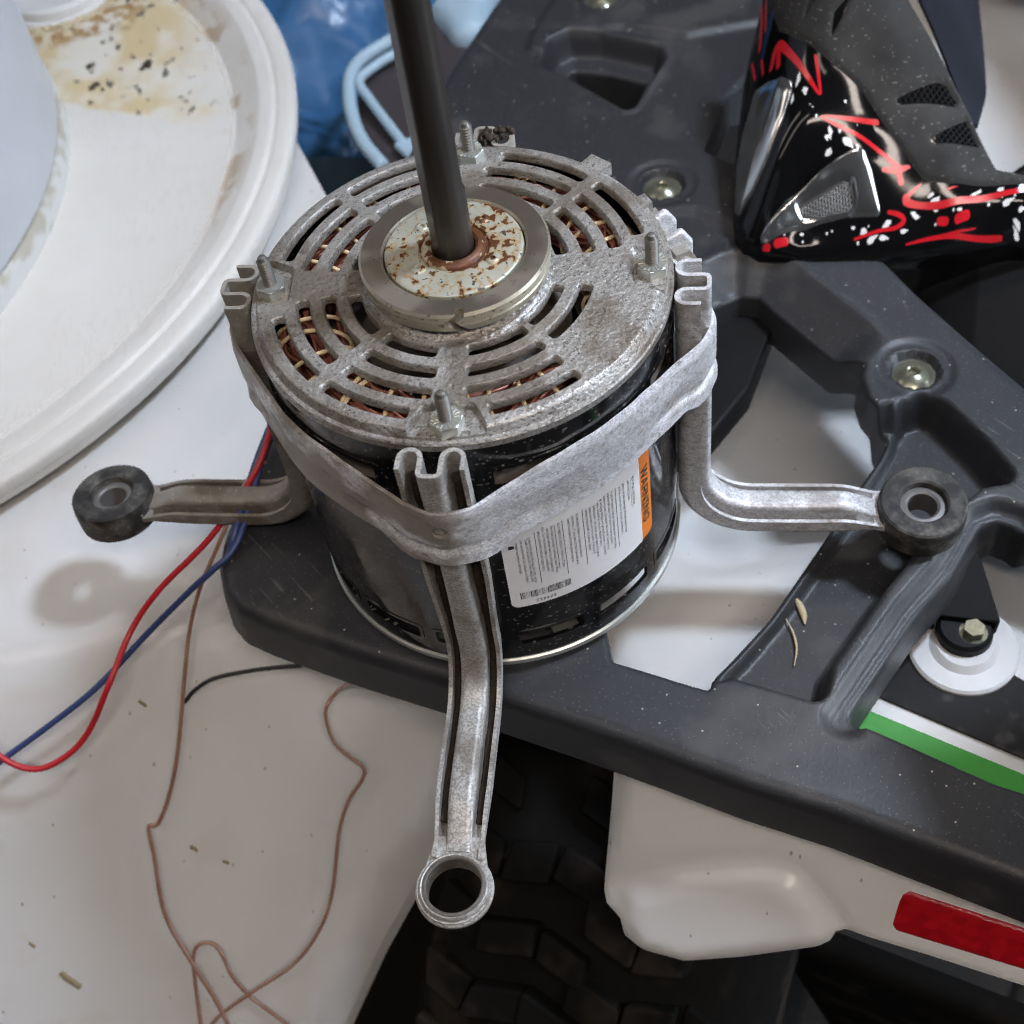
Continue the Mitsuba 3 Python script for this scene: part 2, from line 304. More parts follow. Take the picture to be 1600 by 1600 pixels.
# ------------------------------------------------------------------ measured outlines, world millimetres
G = {
    'fend_near': [(-40.1,-49.3,-82.0),(-55.4,-69.1,-110.0),(-70.2,-79.4,-128.0),(-90.3,-95.8,-152.0),(-119.5,-122.8,-186.0),(-131.7,-134.3,-198.0)],
    'rack_front': [(-116.7,-11.4,-3.0),(-111.4,-20.3,-3.0),(-100.6,-28.5,-3.0),(-67.3,-49.8,-3.0),(-35.3,-68.2,-3.0),(13.1,-98.1,-3.0),(40.3,-115.6,-3.0),(66.3,-132.8,-3.0),(95.9,-150.2,-3.0),(146.1,-184.7,-3.0)],
    'rack_left': [(41.9,363.0,-3.0),(11.4,310.1,-3.0),(-93.0,78.9,-3.0),(-97.6,64.9,-3.0),(-107.9,42.9,-3.0),(-116.5,16.2,-3.0),(-118.7,3.5,-3.0)],
    'rail_rear': [(30.9,-74.5,-3.0),(63.5,-94.0,-3.0),(103.9,-119.2,-3.0),(149.5,-149.0,-3.0),(157.6,-153.2,-3.0)],
    'op2': [(111.9,109.8,-21.0),(124.8,114.7,-21.0),(133.6,111.2,-21.0),(137.7,100.3,-21.0),(163.0,48.3,-21.0),(159.6,42.6,-21.0),(158.9,30.7,-21.0),(163.9,15.3,-21.0),(158.0,7.4,-21.0),(147.9,-2.9,-21.0),(122.5,-30.4,-21.0),(94.6,-59.7,-21.0),(76.7,-74.3,-21.0),(68.0,-80.9,-21.0)],
    'op1': [(107.6,-113.8,-16.0),(145.2,-76.3,-16.0),(164.4,-61.0,-16.0),(176.6,-47.2,-16.0),(182.2,-41.5,-16.0),(189.2,-39.8,-16.0),(195.0,-44.3,-16.0),(198.0,-50.0,-16.0)],
    'floorp': [(67.5,-85.3,-21.0),(80.1,-75.9,-21.0),(98.0,-60.4,-21.0),(124.9,-32.9,-21.0),(150.1,-5.2,-21.0),(163.3,10.4,-21.0),(170.8,24.2,-21.0),(180.4,26.4,-21.0),(187.5,20.3,-21.0),(196.2,-2.5,-21.0),(201.8,-24.3,-21.0),(187.3,-24.4,-21.0),(171.0,-33.9,-21.0),(154.8,-48.0,-21.0),(135.9,-63.9,-21.0),(108.0,-91.6,-21.0),(102.2,-105.7,-21.0)],
    'deck_far': [(190.4,110.8,-3.0),(198.5,85.3,-3.0),(214.8,43.5,-3.0),(222.9,24.2,-3.0)],
    'pocket_rim': [(59.4,299.3,-3.0),(68.8,316.9,-3.0),(80.3,322.5,-3.0),(97.8,317.1,-3.0),(125.6,297.1,-3.0),(126.6,285.5,-3.0),(101.7,248.0,-3.0),(96.7,247.9,-3.0),(73.6,281.6,-3.0)],
    'pocket_hole': [(73.8,301.0,-14.0),(79.2,306.0,-14.0),(96.6,298.4,-14.0),(114.9,284.1,-14.0),(104.6,264.7,-14.0),(99.4,264.6,-14.0),(79.6,291.6,-14.0)],
    'step': [(54.0,298.5,-3.0),(56.9,318.1,-3.0),(64.4,334.9,-3.0),(77.5,356.4,-3.0)],
    'screws': [(102.7,349.7,-7.0),(103.8,187.2,-7.0),(182.1,41.3,-7.0)],
    'fend_far': [(-88.6,371.6,-48.0),(-84.1,340.4,-48.0),(-67.0,276.6,-48.0)],
    'stripe': [(127.0,-81.0,-48.0),(177.5,-121.8,-48.0),(122.5,-88.3,-48.0),(175.3,-127.8,-48.0),(116.7,-96.3,-48.0),(166.5,-151.7,-48.0),(154.7,-62.5,-48.0),(156.9,-47.2,-48.0),(184.8,-102.0,-48.0)],
    'boss': [(171.9,-66.1,-48.0),(150.3,-61.6,-48.0),(162.7,-93.0,-48.0),(197.9,-59.1,-48.0)],
    'blackbar': [(96.7,43.3,-35.0),(117.1,69.6,-35.0),(142.6,117.0,-35.0),(116.3,129.0,-35.0)],
    'white_far': [(209.0,156.2,-48.0),(218.7,127.9,-48.0),(220.5,153.7,-48.0),(249.9,147.9,-48.0),(257.5,147.3,-48.0),(249.4,132.5,-48.0)],
    'red': [(-85.0,55.5,25.0),(-96.9,34.2,14.0),(-120.8,18.6,-4.0),(-147.1,8.5,-20.0),(-162.9,-1.3,-32.0),(-174.5,-21.1,-40.0),(-189.0,-28.9,-59.3),(-201.2,-34.5,-67.4),(-216.0,-36.9,-70.2),(-228.8,-31.9,-63.1),(-240.8,-18.2,-48.7)],
    'blue': [(-82.9,53.2,25.0),(-94.1,38.8,14.0),(-108.0,9.0,2.0),(-120.9,0.5,-4.0),(-131.1,-0.4,-12.0),(-156.6,-3.2,-33.7),(-182.6,-16.7,-47.2),(-206.5,-24.8,-57.5),(-230.5,-31.9,-67.2),(-249.4,-38.5,-74.1)],
    'navy': [(-86.4,53.1,24.0),(-98.7,36.2,12.0),(-110.9,8.7,1.0),(-119.2,14.4,-18.0)],
    'copper': [(-92.8,38.4,14.0),(-103.9,32.0,8.0),(-116.7,16.4,-4.0),(-130.8,6.4,-22.0),(-140.4,-0.8,-40.2),(-145.8,-13.4,-51.9),(-156.7,-37.7,-77.9),(-165.5,-49.7,-93.5),(-172.5,-56.0,-102.0),(-175.4,-56.0,-102.1),(-176.9,-57.0,-103.3),(-177.4,-65.6,-113.6),(-179.0,-83.1,-135.4),(-172.9,-98.6,-156.1),(-167.3,-110.2,-172.1),(-164.0,-120.6,-186.8)],
    'copper2': [(-68.0,-48.2,-26.0),(-82.6,-27.2,-65.6),(-88.8,-30.2,-70.4),(-90.8,-34.3,-74.7),(-89.4,-42.1,-82.9),(-84.4,-47.0,-88.5),(-79.1,-51.2,-93.3),(-80.7,-54.6,-97.0),(-88.2,-60.0,-103.1),(-95.2,-68.9,-113.7),(-104.6,-87.4,-136.5),(-114.7,-98.0,-150.1),(-129.2,-106.1,-161.0),(-149.3,-110.9,-170.7),(-168.4,-115.7,-181.4),(-176.5,-120.6,-189.0)],
    'copper3': [(-177.4,-120.7,-188.1),(-174.6,-104.7,-167.1),(-172.2,-95.9,-155.7),(-168.7,-92.8,-151.5),(-162.7,-93.2,-150.9),(-159.2,-97.1,-154.9),(-157.0,-104.6,-163.7),(-152.1,-110.9,-173.7),(-145.0,-116.6,-182.2),(-135.7,-124.0,-191.7)],
    'blackwire': [(-150.5,-19.0,-66.9),(-144.4,-16.4,-62.5),(-135.0,-14.6,-59.0),(-119.4,-14.5,-58.1),(-107.6,-15.3,-58.0),(-97.1,-16.4,-58.2)],
    'straw1': [(106.0,-49.1,-20.0),(107.7,-52.5,-20.0),(108.4,-58.2,-20.0),(107.8,-63.2,-20.0)],
    'straw2': [(101.2,-59.7,-19.5),(102.3,-66.8,-19.5),(101.6,-74.0,-19.5),(98.9,-80.7,-19.5)],
    'straw3': [(96.2,-100.7,-20.0),(98.7,-102.2,-20.0),(101.6,-101.2,-20.0),(104.0,-102.2,-20.0)],
    'pan_o': (21.2777,-102.6379,-40.0),
    'pan_d': (0.8473,-0.5312,0.0),
    'pan_s': (-0.3414,-0.5446,-0.766),
    'pan_n': (-0.4069,-0.649,0.6428),
    'pan_out': [(-0.6,-3.9),(3.6,22.1),(8.1,47.0),(10.7,51.7),(14.4,53.9),(17.8,55.0),(20.0,61.6),(30.2,63.6),(45.4,61.4),(66.0,51.1),(91.6,35.5),(94.8,32.0),(95.8,28.3),(99.3,26.1),(128.4,24.1),(161.3,22.5),(182.4,21.7),(175.1,-4.4),(113.3,-4.7),(52.8,-7.5)],
    'pan_bulge': [(19.2,55.3),(19.1,42.6),(33.7,31.9),(56.3,20.2),(69.7,14.8),(76.6,15.2),(95.0,29.8),(89.4,36.4),(45.5,61.9),(27.5,63.3)],
    'refl': [(115.4,2.6),(155.5,1.3),(176.5,0.5),(180.6,15.1),(159.4,15.8),(115.5,18.5),(114.1,17.5),(114.2,5.9)],
    'lid': [-375.5,343.6,299.7],
    'lid_in': [-370.6,369.8,268.8],
    'drum': [-452.7,328.6,243.2],
    'bung': [(-227.6,514.4,-30.0),(-235.4,471.3,-30.0),(-193.2,485.6,-30.0),(-218.7,464.7,-30.0)],
    'stain': [(-211.7,386.7,-34.0),(-176.3,363.9,-34.0),(-127.3,334.6,-34.0),(-166.1,413.5,-34.0),(-197.0,403.0,-34.0),(-224.3,465.6,-34.0)],
    'chips': [(-166.8,411.7,-34.0),(-198.4,399.5,-34.0),(-202.6,420.4,-34.0),(-181.8,413.5,-34.0),(-192.8,395.2,-34.0),(-145.4,373.6,-34.0),(-142.3,368.9,-34.0),(-120.9,420.0,-34.0),(-209.0,407.8,-34.0)],
    'mud': [(-229.6,-94.8,-159.1),(-169.3,-15.0,-67.4),(-161.0,-62.1,-118.0),(-242.0,-82.1,-143.0),(-148.8,-67.7,-124.5)],
    'hel_cp': [(129.4,129.6,2.0),(139.2,121.3,2.0),(152.5,115.6,2.0),(193.8,106.5,2.0),(221.3,101.4,2.0),(248.8,97.3,2.6),(274.6,90.9,5.2),(129.4,145.9,3.6),(132.6,161.1,9.6),(137.8,178.3,17.6),(148.7,208.5,33.6),(162.9,234.6,55.6),(137.3,132.9,14.6),(147.7,141.8,32.6),(161.0,151.6,48.6),(176.8,165.3,62.6),(155.5,129.2,13.6),(176.7,122.1,16.6),(182.0,136.2,36.6),(192.3,143.8,42.6),(195.5,117.0,16.6),(208.3,123.8,24.6),(229.1,116.6,23.2),(250.0,110.9,23.2),(221.7,107.9,14.6),(248.0,101.8,15.6),(179.1,176.8,75.6),(190.4,164.0,65.6),(202.0,150.6,52.6),(220.4,129.3,33.6),(241.4,120.1,25.6),(204.4,165.3,71.6),(215.1,174.0,76.6),(225.8,155.5,57.6),(234.7,140.3,39.6),(248.8,126.5,29.6),(278.9,112.2,23.6),(180.9,197.9,93.6),(210.4,191.7,91.6),(166.0,202.9,74.6),(171.0,213.1,86.6),(166.2,243.7,69.6)],
    'hel_out': [(162.9,234.6),(148.7,208.4),(137.8,178.3),(132.9,160.1),(129.4,145.9),(128.0,136.4),(129.4,129.6),(135.3,123.3),(152.6,115.8),(193.9,106.6),(221.3,101.5),(248.7,97.4),(274.6,91.1),(278.7,111.1),(251.8,117.0),(242.0,122.2),(235.2,142.3),(226.2,157.4),(215.6,176.2),(207.5,191.7),(180.9,197.9),(167.3,241.9)],
    'hel_grey': [(168.9,239.0),(160.5,208.3),(160.5,196.5),(164.5,184.5),(171.3,172.1),(176.8,165.3),(186.1,155.8),(196.2,142.1),(208.3,123.8),(218.3,118.9),(250.1,111.2),(278.0,108.2),(278.7,111.1),(251.8,117.0),(242.0,122.2),(235.2,142.3),(226.2,157.4),(215.6,176.2),(207.5,191.7)],
    'vent_a': [(146.0,185.8),(148.8,190.3),(153.4,183.6),(160.5,170.3),(159.9,166.8),(153.2,157.2),(144.8,147.8),(137.6,143.0),(130.9,142.4),(130.4,150.2),(135.5,168.4),(141.0,179.5)],
    'vent_b': [(135.1,125.1),(139.0,127.3),(150.2,132.6),(165.0,135.4),(180.8,137.2),(184.8,135.9),(187.3,130.9),(188.9,119.5),(188.2,117.3),(176.4,120.4),(162.9,123.4),(150.1,124.5),(139.7,123.8)],
    'vent_b_hole': [(154.3,130.4),(173.9,130.2),(177.3,128.5),(177.7,123.2),(175.3,122.0),(156.5,127.0)],
    'tri_a': [(201.0,149.5),(220.7,152.0),(224.3,150.8),(228.4,145.6),(226.7,144.6),(204.3,147.7)],
    'tri_b': [(213.8,135.2),(231.2,140.2),(236.1,139.8),(245.8,131.7),(244.0,129.8),(215.7,133.5)],
    'slit_a': [(169.4,187.0),(172.1,190.7),(176.3,189.4),(171.2,187.9)],
    'slit_b': [(178.2,173.8),(180.6,180.2),(188.6,183.1),(184.9,178.3)],
    'red_strokes': [[(155.7,187.4,1.8),(159.5,192.3,2.4),(162.5,181.5,2.0),(166.5,166.6,1.8),(169.7,157.6,1.0),(170.7,164.2,1.4),(171.2,171.9,1.6)],[(159.4,189.4,1.6),(157.8,183.7,1.8)],[(192.9,145.2,1.8),(180.0,147.4,1.6),(168.3,150.1,0.4),(175.4,145.9,1.4),(185.8,140.3,1.6),(194.6,133.9,1.8),(198.7,130.0,2.4)],[(192.3,130.1,1.4),(198.5,129.3,2.4),(206.5,129.5,0.4)],[(198.7,130.0,2.8),(199.4,125.3,2.6)],[(208.8,123.6,0.4),(202.0,120.8,1.8),(200.2,119.1,2.8),(206.8,116.4,2.2),(217.2,113.5,2.4),(238.9,110.9,2.2),(249.6,109.5,2.2),(272.9,110.0,2.2)],[(218.0,117.7,0.8),(222.8,117.9,0.8)],[(192.2,117.4,1.2),(196.7,115.7,1.6),(198.7,113.8,1.6),(194.8,112.6,1.2),(186.5,113.5,1.0),(176.6,113.9,0.8)],[(213.3,109.7,2.4),(215.9,108.8,2.4)],[(220.6,107.9,2.6),(224.8,108.1,2.8)],[(198.3,107.5,0.4),(207.9,106.6,1.0),(218.7,104.6,1.2),(229.5,101.7,1.2),(238.8,99.5,1.2)],[(207.9,106.6,0.6),(220.1,105.1,0.6),(228.3,104.2,0.4)],[(143.2,122.3,2.4),(147.4,121.6,2.8)],[(138.1,122.8,2.0),(139.7,122.4,2.0)],[(162.9,234.6,0.8),(158.3,216.3,1.0),(154.8,205.2,1.2)],[(163.7,229.5,0.6),(158.1,208.3,0.8)],[(151.8,206.9,0.8),(150.5,195.5,0.8)],[(154.2,198.8,0.8),(152.9,190.9,0.8)]],
    'white_spl': [(162.8,168.5,1.7,5.0,-0.31),(164.2,161.8,2.2,3.4,0.05),(158.9,162.7,1.2,3.9,-0.16),(171.5,144.7,1.7,3.6,0.12),(169.9,143.6,1.9,1.7,0.15),(178.6,140.4,5.3,2.5,-0.52),(175.7,144.3,1.4,1.4,-0.58),(170.0,139.7,2.9,2.0,0.4),(182.5,138.5,1.4,1.4,-0.29),(181.0,114.5,3.8,2.5,-0.32),(190.8,114.2,4.8,2.0,0.59),(188.9,111.2,4.3,1.4,-0.04),(183.9,111.9,4.8,1.7,0.4),(176.7,117.2,1.7,1.1,-0.03),(197.9,111.0,3.4,1.1,0.17),(203.5,114.1,3.8,1.7,-0.42),(212.8,116.2,4.3,1.7,0.16),(229.9,113.9,6.2,1.1,0.44),(240.6,112.3,2.9,3.4,0.03),(241.9,107.1,4.8,2.0,0.29),(247.0,103.2,2.9,1.4,0.21),(245.4,100.6,3.8,1.4,-0.52),(211.3,118.4,2.9,1.4,0.31),(222.0,110.1,2.4,1.1,0.11),(212.3,113.2,2.2,1.1,-0.24),(245.7,98.2,5.8,1.4,-0.56),(234.5,109.1,1.4,1.1,0.44),(206.9,117.1,1.4,1.1,-0.03),(245.3,108.2,0.9,1.1,0),(203.5,115.2,0.7,0.8,0),(183.8,145.1,0.5,0.5,0),(179.3,140.2,0.9,1.1,0),(167.7,119.2,0.8,0.9,0),(147.3,124.1,1.0,1.2,0),(240.3,109.4,0.6,0.7,0),(154.5,122.6,1.0,1.1,0),(165.5,119.2,0.9,1.0,0),(165.8,154.1,0.6,0.6,0),(180.1,152.9,1.1,1.3,0),(169.7,157.6,1.0,1.2,0),(166.6,150.7,1.0,1.2,0),(165.9,168.7,0.6,0.7,0),(147.8,120.9,1.1,1.2,0),(156.8,120.8,0.4,0.4,0),(170.3,160.3,0.5,0.6,0),(219.4,110.7,0.9,1.0,0),(178.0,112.5,1.0,1.2,0),(203.0,114.6,0.6,0.7,0),(155.2,122.3,1.1,1.2,0),(154.7,119.7,0.9,1.0,0),(183.2,115.8,0.6,0.7,0),(211.6,109.4,0.8,0.9,0),(164.9,155.4,0.5,0.5,0)],
    'lab_lines': [(-49.35,76.9,61.5),(-51.35,77.1,66.4),(-53.25,77.7,50.3),(-54.7,77.7,50.9),(-57.7,78.7,46.4),(-58.9,79.1,50.3),(-60.3,78.8,48.8),(-61.55,78.5,47.1),(-62.7,77.9,53.1),(-64.0,77.5,48.0),(-65.2,77.8,51.2),(-66.45,78.1,54.3),(-69.4,78.0,53.5),(-70.75,78.0,50.4),(-72.1,77.5,52.7),(-75.1,77.7,52.7),(-77.15,77.7,50.6),(-78.4,77.1,51.9),(-79.6,78.4,53.1),(-80.9,76.9,54.0),(-83.65,75.1,48.6),(-84.6,74.5,49.7),(-86.0,74.5,49.9),(-87.45,73.4,55.6)],
    'lab_rules': [(-56.35,78.9,45.4),(-67.75,78.7,47.5),(-74.0,77.9,47.5),(-76.3,77.3,52.5),(-82.1,77.1,47.7)],
    'blue_top': [(-83.2,596.4,-120.0),(-54.1,499.2,-120.0),(-13.8,574.4,-120.0),(-90.2,444.3,-120.0),(-52.0,433.3,-120.0),(8.6,518.8,-120.0),(53.9,553.0,-120.0)],
    'teal': [(-90.4,440.8,-120.0),(-79.1,371.1,-120.0),(-52.0,433.3,-120.0),(-55.0,380.5,-120.0),(-85.9,443.0,-120.0)],
    'loop_out': [(-3.5,441.8,-40.0),(-18.5,430.9,-40.0),(-37.5,417.2,-40.0),(-46.3,402.9,-40.0),(-49.3,380.7,-40.0),(-48.3,354.9,-40.0),(-43.6,331.9,-40.0),(-34.3,308.4,-40.0)],
    'loop_in': [(2.3,418.8,-40.0),(-17.3,412.4,-40.0),(-32.7,402.1,-40.0),(-42.1,390.3,-40.0),(-37.0,370.5,-40.0),(-27.8,342.6,-40.0),(-19.5,319.0,-40.0)],
    'loop_end': [(-21.1,313.5,-40.0),(-18.4,302.7,-40.0)],
    'navystrap': [(245.1,250.1,30.0),(271.2,241.8,30.0),(252.2,172.8,30.0),(243.8,158.0,30.0),(245.5,184.9,30.0),(246.9,221.4,30.0)],
    'wpatch': [(312.7,338.0,-48.0),(299.4,309.8,-48.0),(298.7,276.1,-48.0),(315.6,283.2,-48.0),(329.4,291.3,-48.0),(335.6,308.2,-48.0),(320.8,328.9,-48.0)],
    'wpatch2': [(298.7,276.1,-48.0),(296.3,259.1,-48.0),(288.4,241.3,-48.0),(293.9,232.4,-48.0),(304.8,233.8,-48.0),(325.3,280.3,-48.0)],
    'strut': [(176.3,-41.4,-30.0),(184.1,-72.7,-30.0),(167.1,-86.9,-30.0),(152.6,-58.4,-30.0),(170.2,-74.3,-30.0),(151.9,-64.4,-30.0)],
    'tyre': [(-34.9,-73.1,-150.0),(-80.1,-116.0,-150.0),(6.9,-71.5,-150.0),(-13.8,-127.9,-150.0),(21.0,-150.8,-150.0)],
}
LAB_LINES, LAB_RULES = G['lab_lines'], G['lab_rules']
ARM_ZB = 2.0
# ================================================================== THE MOTOR
M = 'electric_motor'
thing(M, 'dusty electric blower motor with black shell, slotted grey top, upright shaft and four bent arms', 'electric motor')
def pol(r, deg, z=None):
    a = math.radians(deg); return (r * math.cos(a), r * math.sin(a)) if z is None else (r * math.cos(a), r * math.sin(a), z)
# --- top endshield: revolved body, slots and nut pads cut out
prof = [(0, 128.3), (65.2, 128.3), (66.2, 124.7), (70.5, 124.7), (70.6, 127.2), (70.1, 127.8), (68.7, 127.8), (67.5, 130.0), (66.8, 130.7), (65.8, 131), (32, 131), (30, 131.5), (27.5, 133.4), (26.5, 135.2), (0, 135.2)]
body = m3.Manifold.revolve(m3.CrossSection([np.array(prof)]), 160)
def slot_ring(r0, r1, a0, a1, e, z, k=14, rc=1.3):
    """Slot outline in polar form, grown by e, corners rounded."""
    r0, r1 = r0 - e, r1 + e; rm = (r0 + r1) / 2; da = math.degrees(e / rm); a0, a1 = a0 - da, a1 + da; rc = rc + e * .6
    rc = min(rc, (r1 - r0) * .48); pts = []
    for (rr, aa, s, t0) in ((r1, a1, -1, 0), (r0, a1, 1, 90), (r0, a0, 1, 180), (r1, a0, -1, 270)):
        for q in range(5):
            th = math.radians(t0 + q * 22.5); dr_, dt = math.cos(th), math.sin(th)
            cr = rr + s * rc; ca = aa + (-1 if aa == a1 else 1) * math.degrees(rc / rr)
            pts.append((cr + rc * dr_, ca + math.degrees(rc * dt / rr)))
    out = []
    for i in range(len(pts)):
        (ra, aa), (rb, ab) = pts[i], pts[(i + 1) % len(pts)]
        n = k if abs(aa - ab) > 3 else 1
        for q in range(n): out.append(pol(ra + (rb - ra) * q / n, aa + (ab - aa) * q / n, z))
    return np.array(out)
SL = []          # (r0, r1, az0, az1)
rr = [(32.8, 36.8), (41.6, 45.6), (50.4, 54.4), (59.0, 63.0)]
def octant(s4, s, e, off=(0, 0, 0, 0)):
    for i, (a, b) in enumerate(rr):
        st = s4 if i == 3 else s + off[i]
        SL.append((a, b, st, e))
octant(272.0, 267.0, 300.3, (1, -.3, -1.7))
for a, b in ((31.6, 35.6), (40.4, 44.9)): SL.append((a, b, 306.0, 337 if a < 35 else 339.4))
for a0_, a1_, s4 in ((0.5, 32.5, (4.5, 32.5)), (37.6, 73.5, (37.6, 69.0)), (87, 122.6, (91.5, 122.6)), (127.6, 162.5, (127.6, 158.5)), (179.5, 213.4, (185, 214.6)), (220.4, 253.6, (219.2, 248.3))):
    for i, (a, b) in enumerate(rr):
        lo, hi = s4 if i == 3 else (a0_, a1_)
        if i == 0: lo, hi = (lo + (2.5 if lo in (0.5, 87, 179.5) else 0.6), hi - (2.2 if hi in (73.5, 162.5, 253.6) else 0.4))
        SL.append((a, b, lo, hi))
cut = []
for r0, r1, a0, a1 in SL:
    cut.append(man(loft([slot_ring(r0, r1, a0, a1, e, z) for e, z in ((-.25, 123.0), (-.1, 129.2), (.12, 130.2), (.45, 130.8), (.8, 131.1), (.85, 131.6))])))
NUT_AZ = [-10, 80, 170, 260]
def pad_ring(az, e, z):
    P_ = [(57.5 - e, -7.5 - e * .6), (74, -15.5 - e), (74, 15.5 + e), (57.5 - e, 7.5 + e * .6)]
    g = sg.Polygon(P_).buffer(-1.5).buffer(1.5); c = dense(g.exterior, g.exterior.length / 47.5)[:46]
    a = math.radians(az); return np.c_[c[:, 0] * math.cos(a) - c[:, 1] * math.sin(a), c[:, 0] * math.sin(a) + c[:, 1] * math.cos(a), np.full(len(c), z)]
for az in NUT_AZ: cut.append(man(loft([pad_ring(az, e, z) for e, z in ((0, 128.6), (.3, 129.6), (.9, 130.7), (1.3, 131.2), (1.4, 132))])))
for c in cut: body = body - c
for az in NUT_AZ: body = body + man(rot(mov(trimesh.creation.box((9.5, 17, 2.5)), (62.2, 0, 126.75)), az))
lug = man(mov(trimesh.creation.box((9, 5, 4)), (0, 0, 0)))
bump_ = m3.Manifold.hull(man(trimesh.creation.box((8, 9, 5))))
body = body + bump_.translate((69.4, 0, 127.6)).rotate((0, 0, 40)) + bump_.scale((.8, .6, .8)).translate((69.0, 0, 127.2)).rotate((0, 0, 19))
obj(M + '__top_endshield', body, 'cast', 32)
# --- shell with two rows of real slots
sh = m3.Manifold.cylinder(122.3, 69.9, 69.9, 200).translate((0, 0, 2.4)) - m3.Manifold.cylinder(130, 68.7, 68.7, 200)
def slot_cut(az, z, w, h):
    g = sg.box(-w / 2, -h / 2, w / 2, h / 2).buffer(-1).buffer(1); t = prism(g, 64, 76)   # extruded along radius
    v = np.asarray(t.vertices); t = trimesh.Trimesh(np.c_[v[:, 2], v[:, 0], v[:, 1] + z], t.faces, process=False); t = rot(t, az); trimesh.repair.fix_normals(t); return man(t)
lips = []
for i in range(14):
    for az, z, w, h in ((-81 + i * 25.714, 15.6, 24.6, 6.8), (-80.2 + i * 25.714, 108.5, 24.0, 8.6)):
        sh = sh - slot_cut(az, z, w, h)
        g = sg.box(-w / 2, -h / 2, w / 2, h / 2).buffer(1.4).difference(sg.box(-w / 2, -h / 2, w / 2, h / 2).buffer(-1).buffer(1))
        t = prism(g.simplify(.05), 0, .35); t = t.subdivide_to_size(4); v = np.asarray(t.vertices)
        th = np.radians(az) + v[:, 0] / 69.9; r = 69.85 + v[:, 2]
        lips.append(trimesh.Trimesh(np.c_[r * np.cos(th), r * np.sin(th), v[:, 1] + z], t.faces, process=False))
obj(M + '__shell', sh, 'shell', 30)
obj(M + '__slot_rim', cat(*lips), 'shell', 20); labels[free(M + '__slot_rim') if False else M + '__slot_rim'] = {'kind': 'stuff', 'label': 'embossed rims round the vent slots'}
# --- bottom endshield
bot = [(0, -3), (18, -3), (20, -1), (56, 0), (56, 3), (0, 3)]
obj(M + '__bottom_endshield', cat(lathe([(66, -.2), (70.2, -.2), (70.9, .4), (70.9, 2.6), (70.2, 3.1), (66, 3.1)], 180, True), lathe(bot, 120, True),
    *[rot(mov(trimesh.creation.box((14, 10, 3)), (61, 0, 1.5)), a) for a in range(15, 375, 45)]), 'zinc', 35)
obj(M + '__tab', rot(mov(trimesh.creation.box((4, 6, 2)), (66.5, 0, 14)), -61.5), 'zinc', 20)
# --- resilient ring with its chevron split, bearing disc, shaft
ring = man(lathe([(23.4, 135.3), (29.8, 135.3), (30.9, 135.9), (31.2, 138.3), (30.85, 138.8), (30.85, 139.2), (31.4, 139.7), (31.4, 142.0), (30.6, 142.9), (24.1, 142.9), (23.4, 142.3)], 160, True))
chev = sg.LineString([(1.2, 144), (1.0, 142.4), (-2.6, 139.4), (2.4, 135.0), (2.8, 134)]).buffer(1.25, cap_style=2)
cv = prism(chev, 28.2, 36); v = np.asarray(cv.vertices); cv = trimesh.Trimesh(np.c_[v[:, 2], v[:, 0], v[:, 1]], cv.faces, process=False); trimesh.repair.fix_normals(cv)
ring = ring - man(rot(cv, -95))
obj(M + '__resilient_ring', ring, 'ring', 30)
obj(M + '__bearing_disc', lathe([(6.9, 142.2), (7.3, 143.9), (8.2, 144.6), (9.6, 144.4), (10.6, 143.5), (10.9, 142.7), (11.3, 142.6), (11.7, 143.2), (12.5, 143.5), (21.8, 143.4), (22.7, 142.9), (22.9, 141.5), (22.9, 136)], 128), 'disc', 35)
for az, r in ((128, 15.0), (212, 14.4), (45, 15.2), (-38, 15.0)):
    obj(M + '__bearing_disc__dimple', mov(lathe([(0.7, .0), (.9, .7), (1.5, .9), (2.2, .5), (2.8, -.2)], 20), pol(r, az, 143.45)), 'disc', 50)
a = np.linspace(0, 2 * np.pi, 72, endpoint=False)
sr = []
for z, rr_, fl in ((134, 6.75, 0), (166, 6.75, 0), (167, 6.75, 1), (268, 6.6, 1), (270, 6.0, 1)):
    x, y = rr_ * np.cos(a), rr_ * np.sin(a)
    if fl:                                                           # milled flats
        x = np.minimum(x, rr_ - .55)
    t = math.radians(205); u = x * math.cos(t) + y * math.sin(t); d = np.maximum(0, u - (rr_ - .5)); x, y = x - d * math.cos(t), y - d * math.sin(t)
    sr.append(np.c_[x, y, np.full(72, z)])
obj(M + '__shaft', loft(sr), 'shaft', 25)
# --- through bolts and serrated nuts
for k, az in enumerate(NUT_AZ):
    c = pol(63.6, az); rnd = random.Random(k)
    hexa = sg.Polygon([pol(5.5, 60 * q + 12 + 37 * k) for q in range(6)]).buffer(-.4).buffer(.4)
    nut = bevel_prism(hexa, 127.7, 132.0, .7)
    teeth = [rot(mov(trimesh.creation.box((2.4, .5, .6)), (3.5, 0, 132.3)), q * 20) for q in range(18)] if k != 2 else []
    obj(M + '__nut', mov(cat(nut, lathe([(1.9, 131.9), (4.7, 131.9), (4.7, 132.3), (1.9, 132.3)], 40), *teeth), (c[0], c[1], 0)), 'zinc', 30)
    prof_ = []; z = 124.0; top = 144.2
    while z < top - 2.2: prof_ += [(2.3, z), (1.75, z + .6)]; z += 1.2
    prof_ += [(2.0, top - 2), (1.3, top - .5), (0, top)]
    obj(M + '__threaded_rod', mov(lathe(prof_, 24), (c[0], c[1], 0)), 'bolt', 25)
